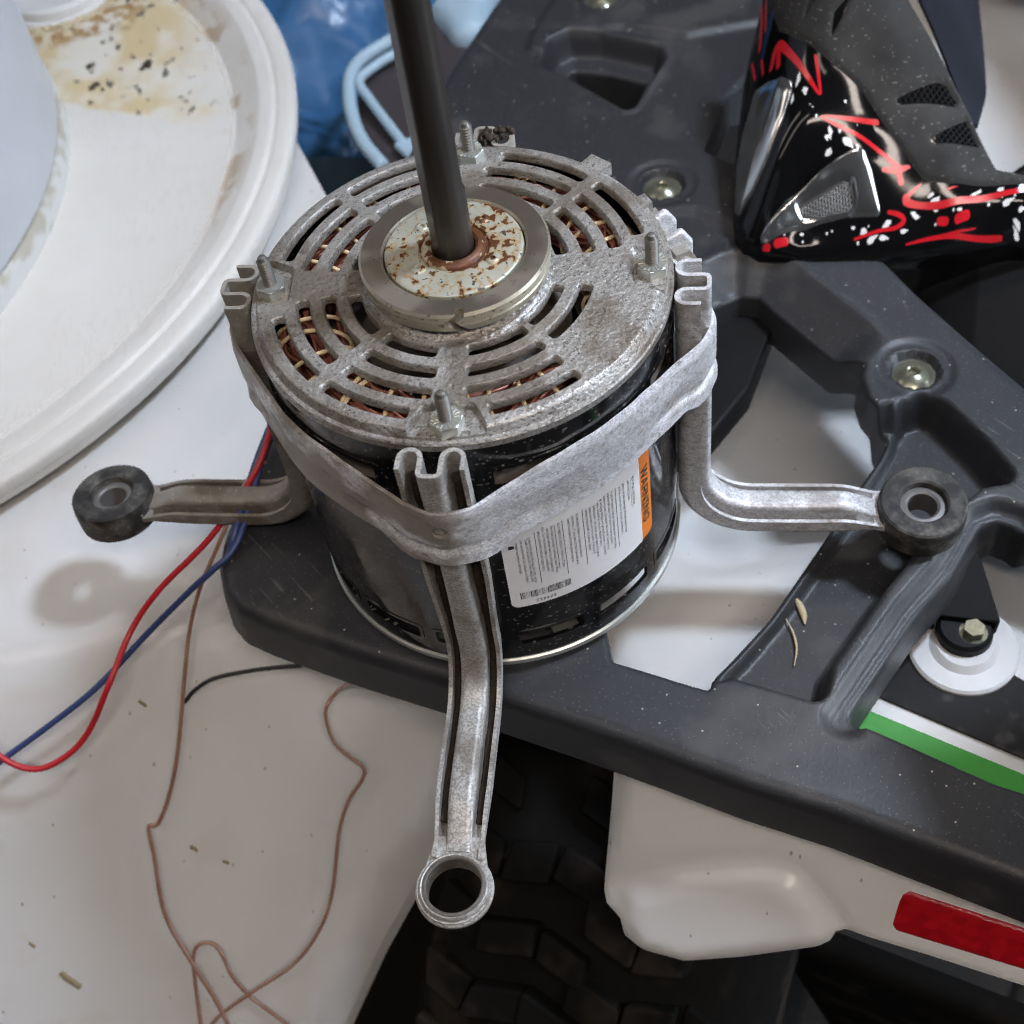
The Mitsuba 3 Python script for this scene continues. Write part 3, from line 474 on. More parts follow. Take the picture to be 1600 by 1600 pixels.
# --- windings and their lacing
rnd = random.Random(5); wires = []
for q in range(56):
    ph = rnd.uniform(0, 6.28); mr = rnd.uniform(0, 1) ** .5 * 6.2; n = 120; th = np.linspace(0, 2 * np.pi, n, endpoint=False); w = rnd.choice([2, 3, 4, 5]); ph2 = rnd.uniform(0, 6.28)
    b = ph + .7 * np.sin(w * th + ph2) + .15 * np.sin(11 * th + ph)
    r = 52.5 + 1.75 * mr * np.cos(b); z = 117.5 + 1.1 * mr * np.sin(b) + .8 * np.sin(5 * th)
    c = np.c_[r * np.cos(th), r * np.sin(th), z]; nn = np.c_[np.cos(th), np.sin(th), 0 * th]; rings = []
    for e in range(6):
        al = e * np.pi / 3; rings.append(c + .62 * (math.cos(al) * nn + np.array([0, 0, math.sin(al)])))
    R = np.stack(rings, 1); k6 = 6; f = []
    V = R.reshape(-1, 3)
    for i in range(n):
        for e in range(6): f.append((i * 6 + e, ((i + 1) % n) * 6 + e, ((i + 1) % n) * 6 + (e + 1) % 6, i * 6 + (e + 1) % 6))
    wires.append(to_tm((V, f)))
obj(M + '__winding', cat(*wires), 'copper', True); labels[M + '__winding'] = {'kind': 'stuff', 'label': 'copper wire windings seen through the slots'}
obj(M + '__stator_core', lathe([(38, 20), (38, 103), (68, 103), (68, 20)], 96), 'lamination', 30)
obj(M + '__rotor', lathe([(0, 118), (26, 118), (30, 112), (36, 110), (36, 20)], 96), 'lamination', 30)
for q in range(38):
    th = math.radians(q * 9.5 + rnd.uniform(-2, 2)); al = np.linspace(0, 2 * np.pi, 22); rx = 11.4 + rnd.uniform(-.4, .5); rz = 8.0
    rr_ = 52 + rx * np.cos(al); z = 118 + rz * np.sin(al); tw = th + .05 * np.sin(al + rnd.uniform(0, 6)) + .035 * al / 6.28
    obj(M + '__lacing_cord', tube(np.c_[rr_ * np.cos(tw), rr_ * np.sin(tw), z], .75, 6), 'lacing', True)
# --- warning label printed on the shell
def wrap(t, R=70.05):
    """x = arc length (mm), y = z, z = height above shell."""
    v = np.asarray(t.vertices); th = v[:, 0] / R; r = R + v[:, 2]; return trimesh.Trimesh(np.c_[r * np.cos(th), r * np.sin(th), v[:, 1]], t.faces, process=False)
ARC = 70.05 * math.pi / 180
def label_poly(a0, a1, z0, z1, r, which):
    g = sg.box(a0 * ARC, z0, a1 * ARC, z1); k = g.buffer(-r).buffer(r)
    return k.union(g.intersection(which)) if which is not None else k
def label_mesh(g, h0, h1): return wrap(prism(g.simplify(.02), h0, h1).subdivide_to_size(3), 70.0)
lab = sg.box(-91.7 * ARC, 36.0, -46.3 * ARC, 96).buffer(-3).buffer(3).union(sg.box(-60 * ARC, 36.0, -46.3 * ARC, 96))
ora = sg.box(-46.2 * ARC, 36.6, -41.2 * ARC, 98).buffer(-2.8).buffer(2.8).union(sg.box(-46.2 * ARC, 36.6, -44.5 * ARC, 98))
obj(M + '__warning_label', label_mesh(lab, .02, .16), 'label_white', 20, 'white paper label with black print and barcode')
obj(M + '__warning_label__orange_band', label_mesh(ora, .02, .20), 'label_orange', 20, 'orange band with the word WARNING')
def print_text(txt, az_mid, z0, z1, cap, bold=False, h=.20):
    t = meshkit.text_mesh(txt, 10, .3, bold); v = np.asarray(t.vertices); b = t.bounds
    u = (v[:, 0] - b[0, 0]) / (b[1, 0] - b[0, 0]); w = (v[:, 1] - 0) / 10 - .5
    q = np.c_[az_mid * ARC + w * cap, z0 + (z1 - z0) * u, np.where(v[:, 2] > .1, h + .05, h - .02)]
    return wrap(trimesh.Trimesh(q, t.faces, process=False), 70.0)
obj(M + '__warning_label__heading', print_text('WARNING', -44.15, 75.6, 45.3, 3.7, True, .24), 'ink', False)
TXT = ['RISK OF ELECTRIC SHOCK', 'INSTRUCTIONS', 'personal and damage. If motor may result', 'in fire, explosion, shock and injury.', 'Turn off power before connecting or servicing.',
       'Discharge capacitor before touching any', 'internal parts. Connect the motor frame to a', 'grounding conductor, ground screw or a ground', 'wire. Install in any protected area.', 'Individuals. This must come apart in a given', 'damp location in the motor. Failure to', 'comply may result in serious injury.',
       'Do not place fingers or objects in vents or', 'openings. If any part of the thermal wire', 'motor is connected to the power source.', 'AUTOMATIC RESET PROTECTION', 'Thermally protected automatic reset. Motor', 'will restart without warning after protector', 'trips. Do not install motor on equipment', 'where automatic reset can cause harm.',
       'ground possible fire hazard, the motor', 'shall not be used in a fan which will', 'be unattended or where a failed', 'motor may not be detected.']
pm = []
for t, (az, z0, z1) in zip(TXT, LAB_LINES): pm.append(print_text(t, az, z0, z1, .95, t.isupper() and False))
for az, z0, z1 in LAB_RULES: pm.append(label_mesh(sg.box(az * ARC - .13, z1, az * ARC + .13, z0), .1, .22))
for i, (dz, da) in enumerate(((0, -2.2),)): pass
pm.append(label_mesh(sg.box(-50.3 * ARC - .08, 61, -50.3 * ARC + .08, 77), .1, .21))
pm.append(label_mesh(sg.box(-89.6 * ARC, 70.8, -88.3 * ARC, 72.2).buffer(.2), .1, .22))
obj(M + '__warning_label__small_print', cat(*pm), 'ink', False); labels[M + '__warning_label__small_print'] = {'kind': 'stuff', 'label': 'rows of small black print'}
rnd = random.Random(9); bars = []; x = -88.8 * ARC
while x < -73.4 * ARC:
    w = rnd.choice([.14, .14, .28, .42]); bars.append(label_mesh(sg.box(x, 40.7, x + w, 44.6), .1, .22)); x += w + rnd.choice([.16, .16, .3, .44])
num = meshkit.text_mesh('3 2 8 6 0 5', 1.55, .3, True); v = np.asarray(num.vertices); b = num.bounds
num = wrap(trimesh.Trimesh(np.c_[-84.4 * ARC + (v[:, 0] - b[0, 0]) / (b[1, 0] - b[0, 0]) * 5.9 * ARC, 37.4 + v[:, 1], np.where(v[:, 2] > .1, .25, .18)], num.faces, process=False), 70.0)
obj(M + '__warning_label__barcode', cat(*bars, num), 'ink', False, 'barcode over the number 328605')

# --- mounting arms: one pressed W-section sheet each, bent outwards at the foot
ARM_AZ = [-13.4, 76.6, 166.6, 256.6]
cl = [(-13, 10.5), (-13, 4.3)]
cl += [(-8.65 + 4.35 * math.cos(t), 4.3 - 4.3 * math.sin(t)) for t in np.linspace(math.pi, 0, 9)[1:]]
cl += [(-4.3, 11.6)] + [(-2.2 - 2.1 * math.cos(t), 11.8 + 2.1 * math.sin(t)) for t in np.linspace(0, math.pi / 2, 5)[1:]]
cl += [(-x, y) for x, y in cl[::-1]]
def offs(pl, d):
    p = np.asarray(pl, float); t = np.gradient(p, axis=0); t /= np.linalg.norm(t, axis=1)[:, None]; return p + d * np.c_[-t[:, 1], t[:, 0]]
cl = [(t * .77, n * .75) for t, n in cl]
secA, secB = offs(cl, .75), offs(cl, -.75)[::-1]
sec = np.vstack([secA, secB])
RB, ZB = 28.0, ARM_ZB
def arm_path(RF):
    """(r, z, normal angle) of the motor-side line, top to foot."""
    out = [(71.6, z, 0.0) for z in np.linspace(127, ZB + RB, 22)]
    out += [(71.6 + RB - RB * math.cos(t), ZB + RB - RB * math.sin(t), t) for t in np.linspace(0, math.pi / 2, 18)[1:]]
    out += [(r, ZB, math.pi / 2) for r in np.linspace(71.6 + RB, RF - 12.5, 22)[1:]]
    return out
def make_arm(az, RF):
    path = arm_path(RF); L = np.r_[0, np.cumsum([math.hypot(b[0] - a[0], b[1] - a[1]) for a, b in zip(path, path[1:])])]; rings = []
    rn = np.random.RandomState(int(az) % 97)
    for (r, z, th), s in zip(path, L):
        u = s / L[-1]; wt = 1 - .24 * sstep(.30, .55, u); flat = 1 - .70 * sstep(.90, 1.0, u); wt *= 1 - .12 * sstep(.86, 1, u)
        n_ = sec[:, 1] * flat + (1 - flat) * 2.0 + .15 * math.sin(9 * u + az); t_ = sec[:, 0] * wt + .35 * math.sin(7 * u + az)
        lo = sstep(.28, .5, u); ab_ = np.abs(sec[:, 0]); sg_ = np.sign(sec[:, 0])
        t2 = np.where(ab_ < 4.2, ab_ * 1.17, np.where(ab_ > 9.0, ab_ - 1.25, 4.9 + (ab_ - 4.2) * .59)) * (1 - .10 * sstep(.86, 1, u)); t_ = sec[:, 0] * (1 - lo) + sg_ * t2 * lo + .3 * math.sin(7 * u + az)
        rings.append(np.c_[r + n_ * math.cos(th), t_, z + n_ * math.sin(th)])
    v = loft(rings)
    # tongue and eyelet
    ez = ZB + 3.0
    tong = sg.Polygon([(RF - 18, -8.2), (RF - 18, 8.2), (RF - 7, 10.5), (RF - 7, -10.5)]).union(sg.Point(RF, 0).buffer(12.6, 48)).difference(sg.Point(RF, 0).buffer(10.2, 48))
    ey = prism(tong, ez - 1.2, ez + 1.2)
    col = mov(lathe([(9.6, -3.6), (10.4, -4.2), (11.6, -4.0), (12.8, -2.6), (13.3, -1.4), (13.3, -.2), (12.7, .5), (12.0, .9), (11.8, 2.2), (11.2, 2.8), (10.4, 2.5), (9.8, 1.2)], 64), (RF, 0, ez))
    ears = [mov(trimesh.creation.box((5, 1.6, 3.0)), (RF - 12.2, s * 7.9, ez + 1.4)) for s in (-1, 1)]
    m = rot(cat(v, ey, col, *ears), az)
    return m, pol(RF, az, ez)
for k, az in enumerate(ARM_AZ):
    m_, foot = make_arm(az, (163, 163, 163, 160)[k])
    key = obj(M + '__mounting_arm', m_, ('galv', 'galvold', 'galvold', 'galvdull')[k], 40, ('galvanised arm on the right ending in a rubber grommet', 'hidden rear arm with dirty top', 'dirty brown arm on the left ending in a rubber grommet', 'front arm ending in an empty metal eyelet')[k])
    gp = arm_path((163, 163, 163, 160)[k]); rg = np.random.RandomState(k)
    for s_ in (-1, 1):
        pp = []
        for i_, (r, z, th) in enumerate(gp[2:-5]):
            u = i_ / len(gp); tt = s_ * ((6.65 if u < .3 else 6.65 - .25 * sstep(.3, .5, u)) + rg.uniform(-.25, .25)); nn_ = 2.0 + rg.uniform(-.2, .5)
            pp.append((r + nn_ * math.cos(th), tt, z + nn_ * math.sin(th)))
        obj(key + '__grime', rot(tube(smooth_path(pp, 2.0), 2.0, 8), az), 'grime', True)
    if k == 3:
        obj(key + '__bushing', mov(rot(lathe([(9.3, -4.6), (9.3, 2.6), (9.8, 3.2), (10.6, 3.0)], 64), 0), foot), 'worn', 35)
    if k == 1:
        rk = random.Random(3); cl_ = []
        for q in range(46):
            s0 = trimesh.creation.icosphere(1, rk.uniform(.5, 1.5)); s0.vertices *= np.array([rk.uniform(.5, 1.3), rk.uniform(.5, 1.3), rk.uniform(.5, 1.3)]); t_ = rk.uniform(-10, 1)
            cl_.append(rot(mov(s0, (rk.uniform(73, 81), t_, 126.5 + rk.uniform(-1, 2.4))), az))
        obj(key + '__dust_clump', cat(*cl_), 'grime', 40); labels[key + '__dust_clump'] = {'kind': 'stuff', 'label': 'fuzzy clump of dark dust on the rear clip'}
    if k != 3:
        gz = foot[2]
        gr = lathe([(9.6, -7), (15.8, -7), (16.6, -6.2), (16.8, -2.5), (16.8, 3), (16.4, 6.2), (15.6, 7), (9.8, 7), (9.0, 6.3), (8.6, 3.5)], 72)
        t = math.radians({0: 4, 1: 0, 2: -6}[k]); Rm = trimesh.transformations.rotation_matrix(t, [1, 0, 0])
        gr.apply_transform(Rm); obj(key + '__rubber_grommet', mov(gr, foot), 'rubber', 35)
        sl = lathe([(5.6, -7.5), (5.6, 3.6), (6.6, 4.2), (8.4, 3.9), (9.2, 2.6), (9.2, -7.5)], 48); sl.apply_transform(Rm)
        obj(key + '__sleeve', mov(sl, foot), 'sleeve', 35)
# --- belly band round shell and arms
hull = sg.MultiPoint([pol(71.6, a) for a in range(0, 360, 3)] + [(p[0] * math.cos(math.radians(az)) - p[1] * math.sin(math.radians(az)), p[0] * math.sin(math.radians(az)) + p[1] * math.cos(math.radians(az))) for az in ARM_AZ for p in ((82.8, -2.6), (82.8, 2.6), (82.2, -4), (82.2, 4), (79.8, -10.8), (79.8, 10.8))]).convex_hull.buffer(1.2, 24).buffer(-.8)
ring2 = dense(hull.exterior, 1.3); r_ = np.hypot(ring2[:, 0], ring2[:, 1]); ring2 = ring2 * ((71.9 + 11.2 * (np.clip((r_ - 71.9) / 11.2, 0, None)) ** 1.0) / r_)[:, None]; th = np.arctan2(ring2[:, 1], ring2[:, 0]); nb = len(ring2)
tang = np.roll(ring2, -1, 0) - np.roll(ring2, 1, 0); tang /= np.linalg.norm(tang, axis=1)[:, None]; nrm = np.c_[tang[:, 1], -tang[:, 0]]
dz_arm = np.min([np.abs((np.degrees(th) - az + 180) % 360 - 180) for az in ARM_AZ], axis=0)          # degrees from the nearest arm
near_arm = sstep(30, 6, dz_arm); rows = []
ztop = 112.4 + 2.2 * np.cos(np.radians(dz_arm * 4)) * -1 + 1.0 * np.sin(th * 9 + 1) * near_arm + .15 * np.sin(th * 31)
zbot = 88.8 - 4.6 * sstep(17, 10, dz_arm) + .8 * np.sin(th * 7 + 2) + .15 * np.sin(th * 23)
for q in np.linspace(0, 1, 26):
    z = zbot + (ztop - zbot) * q
    bead = 1.9 * np.exp(-((q - .26) / .075) ** 2) * sstep(34, 20, dz_arm) - .7 * np.exp(-((q - .66) / .12) ** 2) * sstep(14, 20, dz_arm) * sstep(40, 30, dz_arm)
    lip = .8 * np.exp(-((q - 1) / .05) ** 2) - .5 * np.exp(-(q / .06) ** 2)
    o = bead + lip 
    rows.append(np.c_[ring2 + nrm * o[:, None], z])
inner_ = [np.c_[r[:, :2] - nrm * 1.2, r[:, 2]] for r in rows]
allr = rows + inner_[::-1]; R = len(allr); V = np.vstack(allr); f = []
for i in range(R):
    j = (i + 1) % R
    for q in range(nb): f.append((i * nb + q, i * nb + (q + 1) % nb, j * nb + (q + 1) % nb, j * nb + q))
band = to_tm((V, f)); trimesh.repair.fix_normals(band)
bm = man(band)
for az in ARM_AZ: bm = bm - man(rot(mov(trimesh.creation.cylinder(2.6, 30, sections=24), (0, 0, 0)).apply_transform(trimesh.transformations.rotation_matrix(math.pi / 2, [0, 1, 0])).apply_translation((84, 0, 101.5)), az))
obj(M + '__mounting_band', bm, 'galv', 40, 'galvanised sheet band with embossed bead and edge lips')
# clamp ears and screw of the band, right rear
def blob(pts, r, seed=0, amp=.6):
    t = to_tm(m3.Manifold.batch_hull([man(mov(trimesh.creation.icosphere(2, r), p)) for p in pts])) if False else None
    hs = [m3.Manifold.sphere(rr_, 20).translate(p) for p, rr_ in zip(pts, np.broadcast_to(r, len(pts)))]
    return m3.Manifold.batch_hull(hs)
for s, az in ((0, 20.0), (1, 11.5)):
    c = pol(77, az)
    ear = rot(m3.Manifold.batch_hull([m3.Manifold.sphere(1.6, 16).translate(p) for p in ((72, 0, 96), (72, 0, 116), (82, 0, 98), (82, 0, 113), (79, 0, 118))]), az)
    obj(M + '__mounting_band__clamp_ear', ear, 'galv', 40)
bx = trimesh.creation.cylinder(3.0, 26, sections=24); bx.apply_transform(trimesh.transformations.rotation_matrix(math.pi / 2, [1, 0, 0]))
bh = trimesh.creation.cylinder(5.4, 5, sections=6); bh.apply_transform(trimesh.transformations.rotation_matrix(math.pi / 2, [1, 0, 0]))
obj(M + '__mounting_band__clamp_screw', rot(cat(mov(bx, (77, 0, 109)), mov(bh, (77, 12, 109)), mov(bh, (77, -9, 109))), 16), 'galvold', 30)
# --- lead wires
for nme, mat, r in (('red', 'wire_red', 1.35), ('blue', 'wire_blue', 1.35), ('navy', 'wire_blue', 1.3), ('copper', 'wire_brown', .9), ('copper2', 'wire_brown', .8), ('copper3', 'wire_brown', .8), ('blackwire', 'wire_black', .9)):
    obj(M + '__lead_wire', tube(smooth_path(G[nme], 2.0), r, 12), mat, True, {'red': 'red insulated lead', 'blue': 'blue insulated lead', 'navy': 'dark blue lead beside the rack corner', 'copper': 'kinked brown lead hanging down', 'copper2': 'brown lead with sharp bends', 'copper3': 'brown lead loop near the bottom edge', 'blackwire': 'short black lead under the rack'}[nme])
# ================================================================== THE QUAD BIKE UNDER IT
Q = 'quad_bike'
thing(Q, 'white quad bike with dark plastic rear rack, red reflector and knobbly tyre', 'quad bike')
Z0 = -3.0
XY = lambda k: [p[:2] for p in G[k]]
front, left, far = XY('rack_front'), XY('rack_left'), XY('deck_far')
outer = sg.Polygon(left + front + [(175, -205), (300, -282), (300, -140), far[3], far[2], far[1], far[0], (150, 240), (330, 420), (330, 620), (165, 560)]).buffer(-9).buffer(18).buffer(-9)
op2 = sg.Polygon(XY('op2')[:14] + [XY('rail_rear')[1], XY('rail_rear')[0], (30, 0), (70, 70)]).buffer(-2).buffer(5).buffer(-3)
op1 = sg.Polygon(XY('op1') + [(260, -90), (260, -225), (165, -158), (150, -149)]).buffer(-5).buffer(10).buffer(-5)
pocket = sg.Polygon(XY('pocket_hole')).buffer(-1.5).buffer(1.5)
slot3 = sg.Polygon([(128, 205), (150, 245), (166, 252), (150, 200), (140, 190)]).buffer(-3).buffer(3)
rackp = outer.difference(op2).difference(op1).difference(pocket).difference(slot3)
floorp = sg.Polygon(XY('floorp')).buffer(-4).buffer(4)
rim = sg.Polygon(XY('pocket_rim')).buffer(-3).buffer(3)
edge2 = sg.LineString(XY('op2')[0:5]); lipA = sg.LineString(XY('op2')[7:14]); lipB = sg.LineString(XY('op1')[0:7])
stepline = sg.Polygon(XY('step') + [(95, 380), (210, 420), (200, 300), (140, 300), (110, 318), (80, 322), (66, 316), (58, 300)]).buffer(-4).buffer(4)
arch = sg.Polygon([(66, 175), (84, 168), (112, 158), (128, 140), (120, 120), (100, 150), (70, 160)])
SCR = [p[:2] for p in G['screws']]
def rack_z(xy):
    z = np.full(len(xy), Z0)
    d = sdist(floorp, xy); z += -18 * sstep(-2.5, 3.5, d)
    # lips either side of the beam floor sit lower than the deck
    dl = np.minimum(dist_to(lipA, xy), dist_to(lipB, xy)); z += -5.0 * sstep(9, 4, dist_to(lipB, xy)) * (1 - sstep(-2.5, 3.5, d)); wl = sstep(10, 5, dist_to(lipA, xy)); z = z * (1 - wl) + np.minimum(z, -17.0 - 4 * sstep(-.5, 2.0, d)) * wl
    de = dist_to(edge2, xy); al_ = shapely.line_locate_point(edge2, shapely.points(xy), normalized=True); tp_ = 1 - sstep(.78, 1.0, al_)
    z += -12.5 * np.clip((17 - de) / 15, 0, 1) ** 1.0 * (1 - sstep(0, 6, sdist(floorp.buffer(4), xy))) * tp_
    z += 1.0 * np.exp(-((de - 19) / 3.2) ** 2) * tp_
    z += 2.6 * sstep(-3, 3, sdist(stepline, xy))
    dr_ = sdist(rim, xy); z += -12.5 * sstep(-.5, 5.0, dr_) + 1.1 * np.exp(-((dr_ + 1.6) / 1.3) ** 2)
    z += -2.0 * sstep(-4, 4, sdist(arch.buffer(6), xy))
    for sx, sy in SCR:
        q = np.hypot(xy[:, 0] - sx, xy[:, 1] - sy); z += -4.6 * sstep(10.9, 9.9, q) - 1.0 * sstep(18, 15, q) * sstep(10, 12.5, q)
    db = dist_to(outer.boundary, xy); k = np.clip(6.5 - db, 0, 6.5); z -= 6.5 - np.sqrt(np.maximum(6.5 ** 2 - k ** 2, 0))
    di = np.minimum(np.minimum(dist_to(op2.boundary, xy), dist_to(op1.boundary, xy)), dist_to(pocket.boundary, xy)); k = np.clip(2 - di, 0, 2); z -= 2 - np.sqrt(np.maximum(4 - k ** 2, 0))
    xr = dist_to(sg.LineString(XY('rail_rear')[1:]), xy)
    return z + .15 * np.sin(xy[:, 0] * .05) 
rack = sheet(rackp, 1.35, rack_z, rings=(.25, .6, 1.1, 1.8, 2.8, 4.2, 5.6, 7), skirt=[(.15, 1.5), (.8, 9), (1.6, 18), (1.4, 18.6)], bstep=1.4)
rv = np.asarray(rack.vertices); nz_ = meshkit.fbm(rv * .22, 3, 7)
def worn(line, w, top=3): return np.exp(-(dist_to(line, rv[:, :2]) / w) ** 2)
ridge2 = sg.Polygon(XY('op2')).buffer(18.3).exterior.intersection(edge2.buffer(26))
wear = np.maximum.reduce([worn(ridge2, 1.5) * sstep(.40, .60, nz_) * 1.1, worn(lipB.parallel_offset(3.2, 'right') if False else lipB, 2.2) * sstep(.46, .6, nz_) * .9, worn(rim.buffer(1.2).exterior, 1.3) * sstep(.40, .6, nz_), worn(floorp.buffer(3.5).exterior, 1.2) * sstep(.52, .66, nz_) * .8])
wear = np.clip(wear * (rv[:, 2] > -14), 0, .9)
key = Q + '__rear_rack'; scene[key] = mikit.ply(trimesh.Trimesh(rv * S, rack.faces, process=False), 'M_rack_worn', smooth=True, color=np.repeat(wear[:, None], 3, 1))
labels[key] = {'label': 'dark grey moulded plastic rear rack with cut-outs and worn ridges'}
for sx, sy in SCR:
    zz = Z0 - 4.6 + (2.6 if sy > 300 else 0)
    obj(Q + '__rear_rack__screw', mov(lathe([(0, .6), (1.9, .6), (2.3, 2.4), (2.9, 3.0), (5.2, 2.3), (7.2, 1.0), (8.2, .2), (9.6, 0), (9.8, -.6)], 40), (sx, sy, zz)), 'screw', 30)
# --- fender under the rack
ff, fn = XY('fend_far'), XY('fend_near')
fend = sg.Polygon([ff[0], ff[1], ff[2], (-20, 150), (10, 60), (60, 150), (200, 170), (420, 420), (620, 300), (420, -120), (170, -165), (110, -118), (60, -88), (34, -62), (30, -30), (-12, -6)] + fn + [(-160, -330), (-420, -330), (-420, 420), (-140, 480)]).buffer(-5).buffer(5)
nearl = sg.LineString([(60, -70), (10, -64)] + XY('fend_near') + [(-160, -330)])
def fend_z(xy):
    x, y = xy[:, 0], xy[:, 1]; t = np.maximum(0, 22 - y); wx = np.clip((45 - x) / 70, 0, 1); wx = wx * wx * (3 - 2 * wx)
    z = -48 - wx * (1.45 * t * t / (t + 62)) - 52 * sstep(-25, 45, y) * sstep(45, 95, x); d = dist_to(nearl, xy)
    z += -wx * 18 * np.clip((9 - d) / 9, 0, 1) ** 2 + .8 * np.sin(x * .03 + y * .02)
    q = np.hypot(x + 375.5, y - 343.6); z += 1.8 * sstep(352, 338, q) + 1.2 * sstep(392, 384, q)      # moulded step under the rim of the lid
    return z
obj(Q + '__fender', sheet(fend, 4.0, fend_z, rings=(1, 3, 6), skirt=[(.3, 2), (.4, 12)]), 'fender', 60, 'white plastic rear fender')
for i_, (p0, k_) in enumerate(zip(G['mud'], (.9, .3, .3, .25, .25))):
    rk = random.Random(i_); pts_ = np.array([(p0[0] + q * 1.9 * k_ + rk.uniform(-.3, .3), p0[1] - q * 1.5 * k_ + rk.uniform(-.3, .3)) for q in range(-2, 3)]); zz_ = fend_z(pts_)
    tb = tube(smooth_path(np.c_[pts_, zz_ - .5], 1.0), 1.0 * k_ + .6, 7); obj(Q + '__fender__mud_smear', tb, 'straw_dark', True)
def flat_patch(pts, z, mat, key, label=None, dz=.5, rnd=1.0):
    g = sg.Polygon([p[:2] for p in pts]).buffer(0).buffer(-rnd).buffer(rnd); return obj(key, prism(g, z - dz, z), mat, 30, label)
st = XY('stripe')
e = np.array(st[1]) - np.array(st[0]); e /= np.linalg.norm(e)
ext = lambda p, k: tuple(np.array(p) + e * k)
flat_patch([ext(st[7], -20), ext(st[8], 60), ext(st[1], 60), ext(st[0], -40)], -46.0, 'decal_black', Q + '__fender__decal', 'black upper stripe', 1.5)
flat_patch([ext(st[2], -40), ext(st[3], 60), ext(st[4], 60), ext(st[4], -60)] if False else [ext(st[2], -40), ext(st[3], 60), tuple(np.array(ext(st[3], 60)) + (-5.0, -7.6)), tuple(np.array(ext(st[2], -40)) + (-5.0, -7.6))], -45.7, 'green', Q + '__fender__decal', 'green stripe', 1.5, .2)
flat_patch([tuple(np.array(ext(st[2], -40)) + (-5.2, -7.9)), tuple(np.array(ext(st[3], 60)) + (-5.2, -7.9)), tuple(np.array(ext(st[3], 60)) + (-40, -50)), tuple(np.array(ext(st[2], -40)) + (-40, -50))], -46.0, 'decal_black', Q + '__fender__decal', 'black lower stripe', 1.5)
# strut foot on a round white boss
bx_, by_ = (171.0, -71.5)
obj(Q + '__fender__boss', mov(lathe([(0, 7), (11, 7), (12.5, 5.5), (13.5, 4.5), (20.5, 4.2), (21.5, 3.2), (21.8, -6)], 72), (bx_, by_, -48)), 'white_plastic', 35)
plate = lambda pts, r: m3.Manifold.batch_hull([m3.Manifold.sphere(r, 12).translate(p) for p in pts])
obj(Q + '__strut', cat(mov(lathe([(0, 7), (9.5, 7), (10.8, 5.5), (11.2, 0), (11.2, -4)], 48), (bx_ + 1, by_ + 4, -43)),
    plate([(bx_ - 12, by_ + 12, -34), (bx_ + 13, by_ + 3, -34), (bx_ - 4, by_ + 34, -24), (bx_ + 12, by_ + 28, -24)], 1.0),
    plate([(bx_ - 12, by_ + 12, -34), (bx_ - 10, by_ + 10, -42), (bx_ - 4, by_ + 34, -24), (bx_ - 6, by_ + 30, -40)], 1.0),
    plate([(bx_ + 13, by_ + 3, -34), (bx_ + 12, by_ + 2, -40), (bx_ + 12, by_ + 28, -24), (bx_ + 12, by_ + 26, -40)], 1.0)), 'black_plastic', 30)
obj(Q + '__strut__bolt', mov(cat(prism(sg.Polygon([pol(4.2, 60 * q) for q in range(6)]), 0, 3.5), lathe([(0, 3.5), (3, 3.5), (3.4, 3), (3.4, 0)], 24), mov(lathe([(0, 0), (5.5, 0), (5.5, -1.2)], 32), (0, 0, 0))), (bx_ + 3, by_ + 1, -36)), 'screw', 30)
# black frame tube seen through the middle opening, seat and grab bar behind the rack
bb = G['blackbar']
obj(Q + '__frame_bracket', m3.Manifold.batch_hull([m3.Manifold.sphere(2, 12).translate((p[0], p[1], z)) for p in [(bb[0][0] - 6, bb[0][1]), bb[1][:2], (bb[2][0] + 1, bb[2][1]), (bb[2][0] - 30, bb[2][1] + 10), (70, 40)] for z in (-42, -30)]), 'black_plastic', 30)
wf = XY('white_far')
obj(Q + '__seat', m3.Manifold.batch_hull([m3.Manifold.sphere(6, 20).translate(p) for p in ((214, 112, -34), (240, 128, -24), (222, 66, -34), (270, -30, -34), (420, -40, -20), (420, 160, 10), (300, 160, 0), (250, 140, -10))]), 'black_plastic', 40, 'black seat edge behind the rack')
obj(Q + '__grab_bar', tube(smooth_path([(250, 130, -26), (246, 70, -28), (262, 0, -34), (300, -70, -40)], 5), 9, 20), 'black_plastic', True)
# --- rear panel below the rail, with reflector
po, pd, ps, pn = (np.array(G[k]) for k in ('pan_o', 'pan_d', 'pan_s', 'pan_n'))
pout = sg.Polygon(G['pan_out']).buffer(-1.5).buffer(1.5); pb = sg.Polygon(G['pan_bulge']).buffer(-3).buffer(3)
def pan_h(ab):
    d = sdist(pb, ab); a = ab[:, 0]
    return 3.2 * sstep(-5, 6, d) - 9 * sstep(14, 0, a) ** 1.5 - 1.2 * np.exp(-((d + 6) / 4) ** 2) - .8 * sstep(2, 0, dist_to(pout.boundary, ab))
def to_panel(m, lift=0):
    v = np.asarray(m.vertices); q = po + np.outer(v[:, 0], pd) + np.outer(v[:, 1], ps) + np.outer(v[:, 2] + lift, pn)
    return trimesh.Trimesh(q, m.faces, process=False)
obj(Q + '__rear_panel', to_panel(sheet(pout, 2.5, pan_h, rings=(.4, 1, 2), skirt=[(.2, .6), (-.1, 3.0)])), 'fender', 50, 'white rear body panel below the rack')
rf = sg.Polygon(G['refl']).buffer(-1.5).buffer(1.5)
obj(Q + '__rear_panel__reflector', to_panel(sheet(rf, 3, lambda ab: 1.4 - .8 * sstep(1.2, 0, dist_to(rf.boundary, ab)), rings=(.4, .9, 1.5), skirt=[(.1, .8), (.1, 2.2)])), 'reflector', 40, 'red reflector strip')
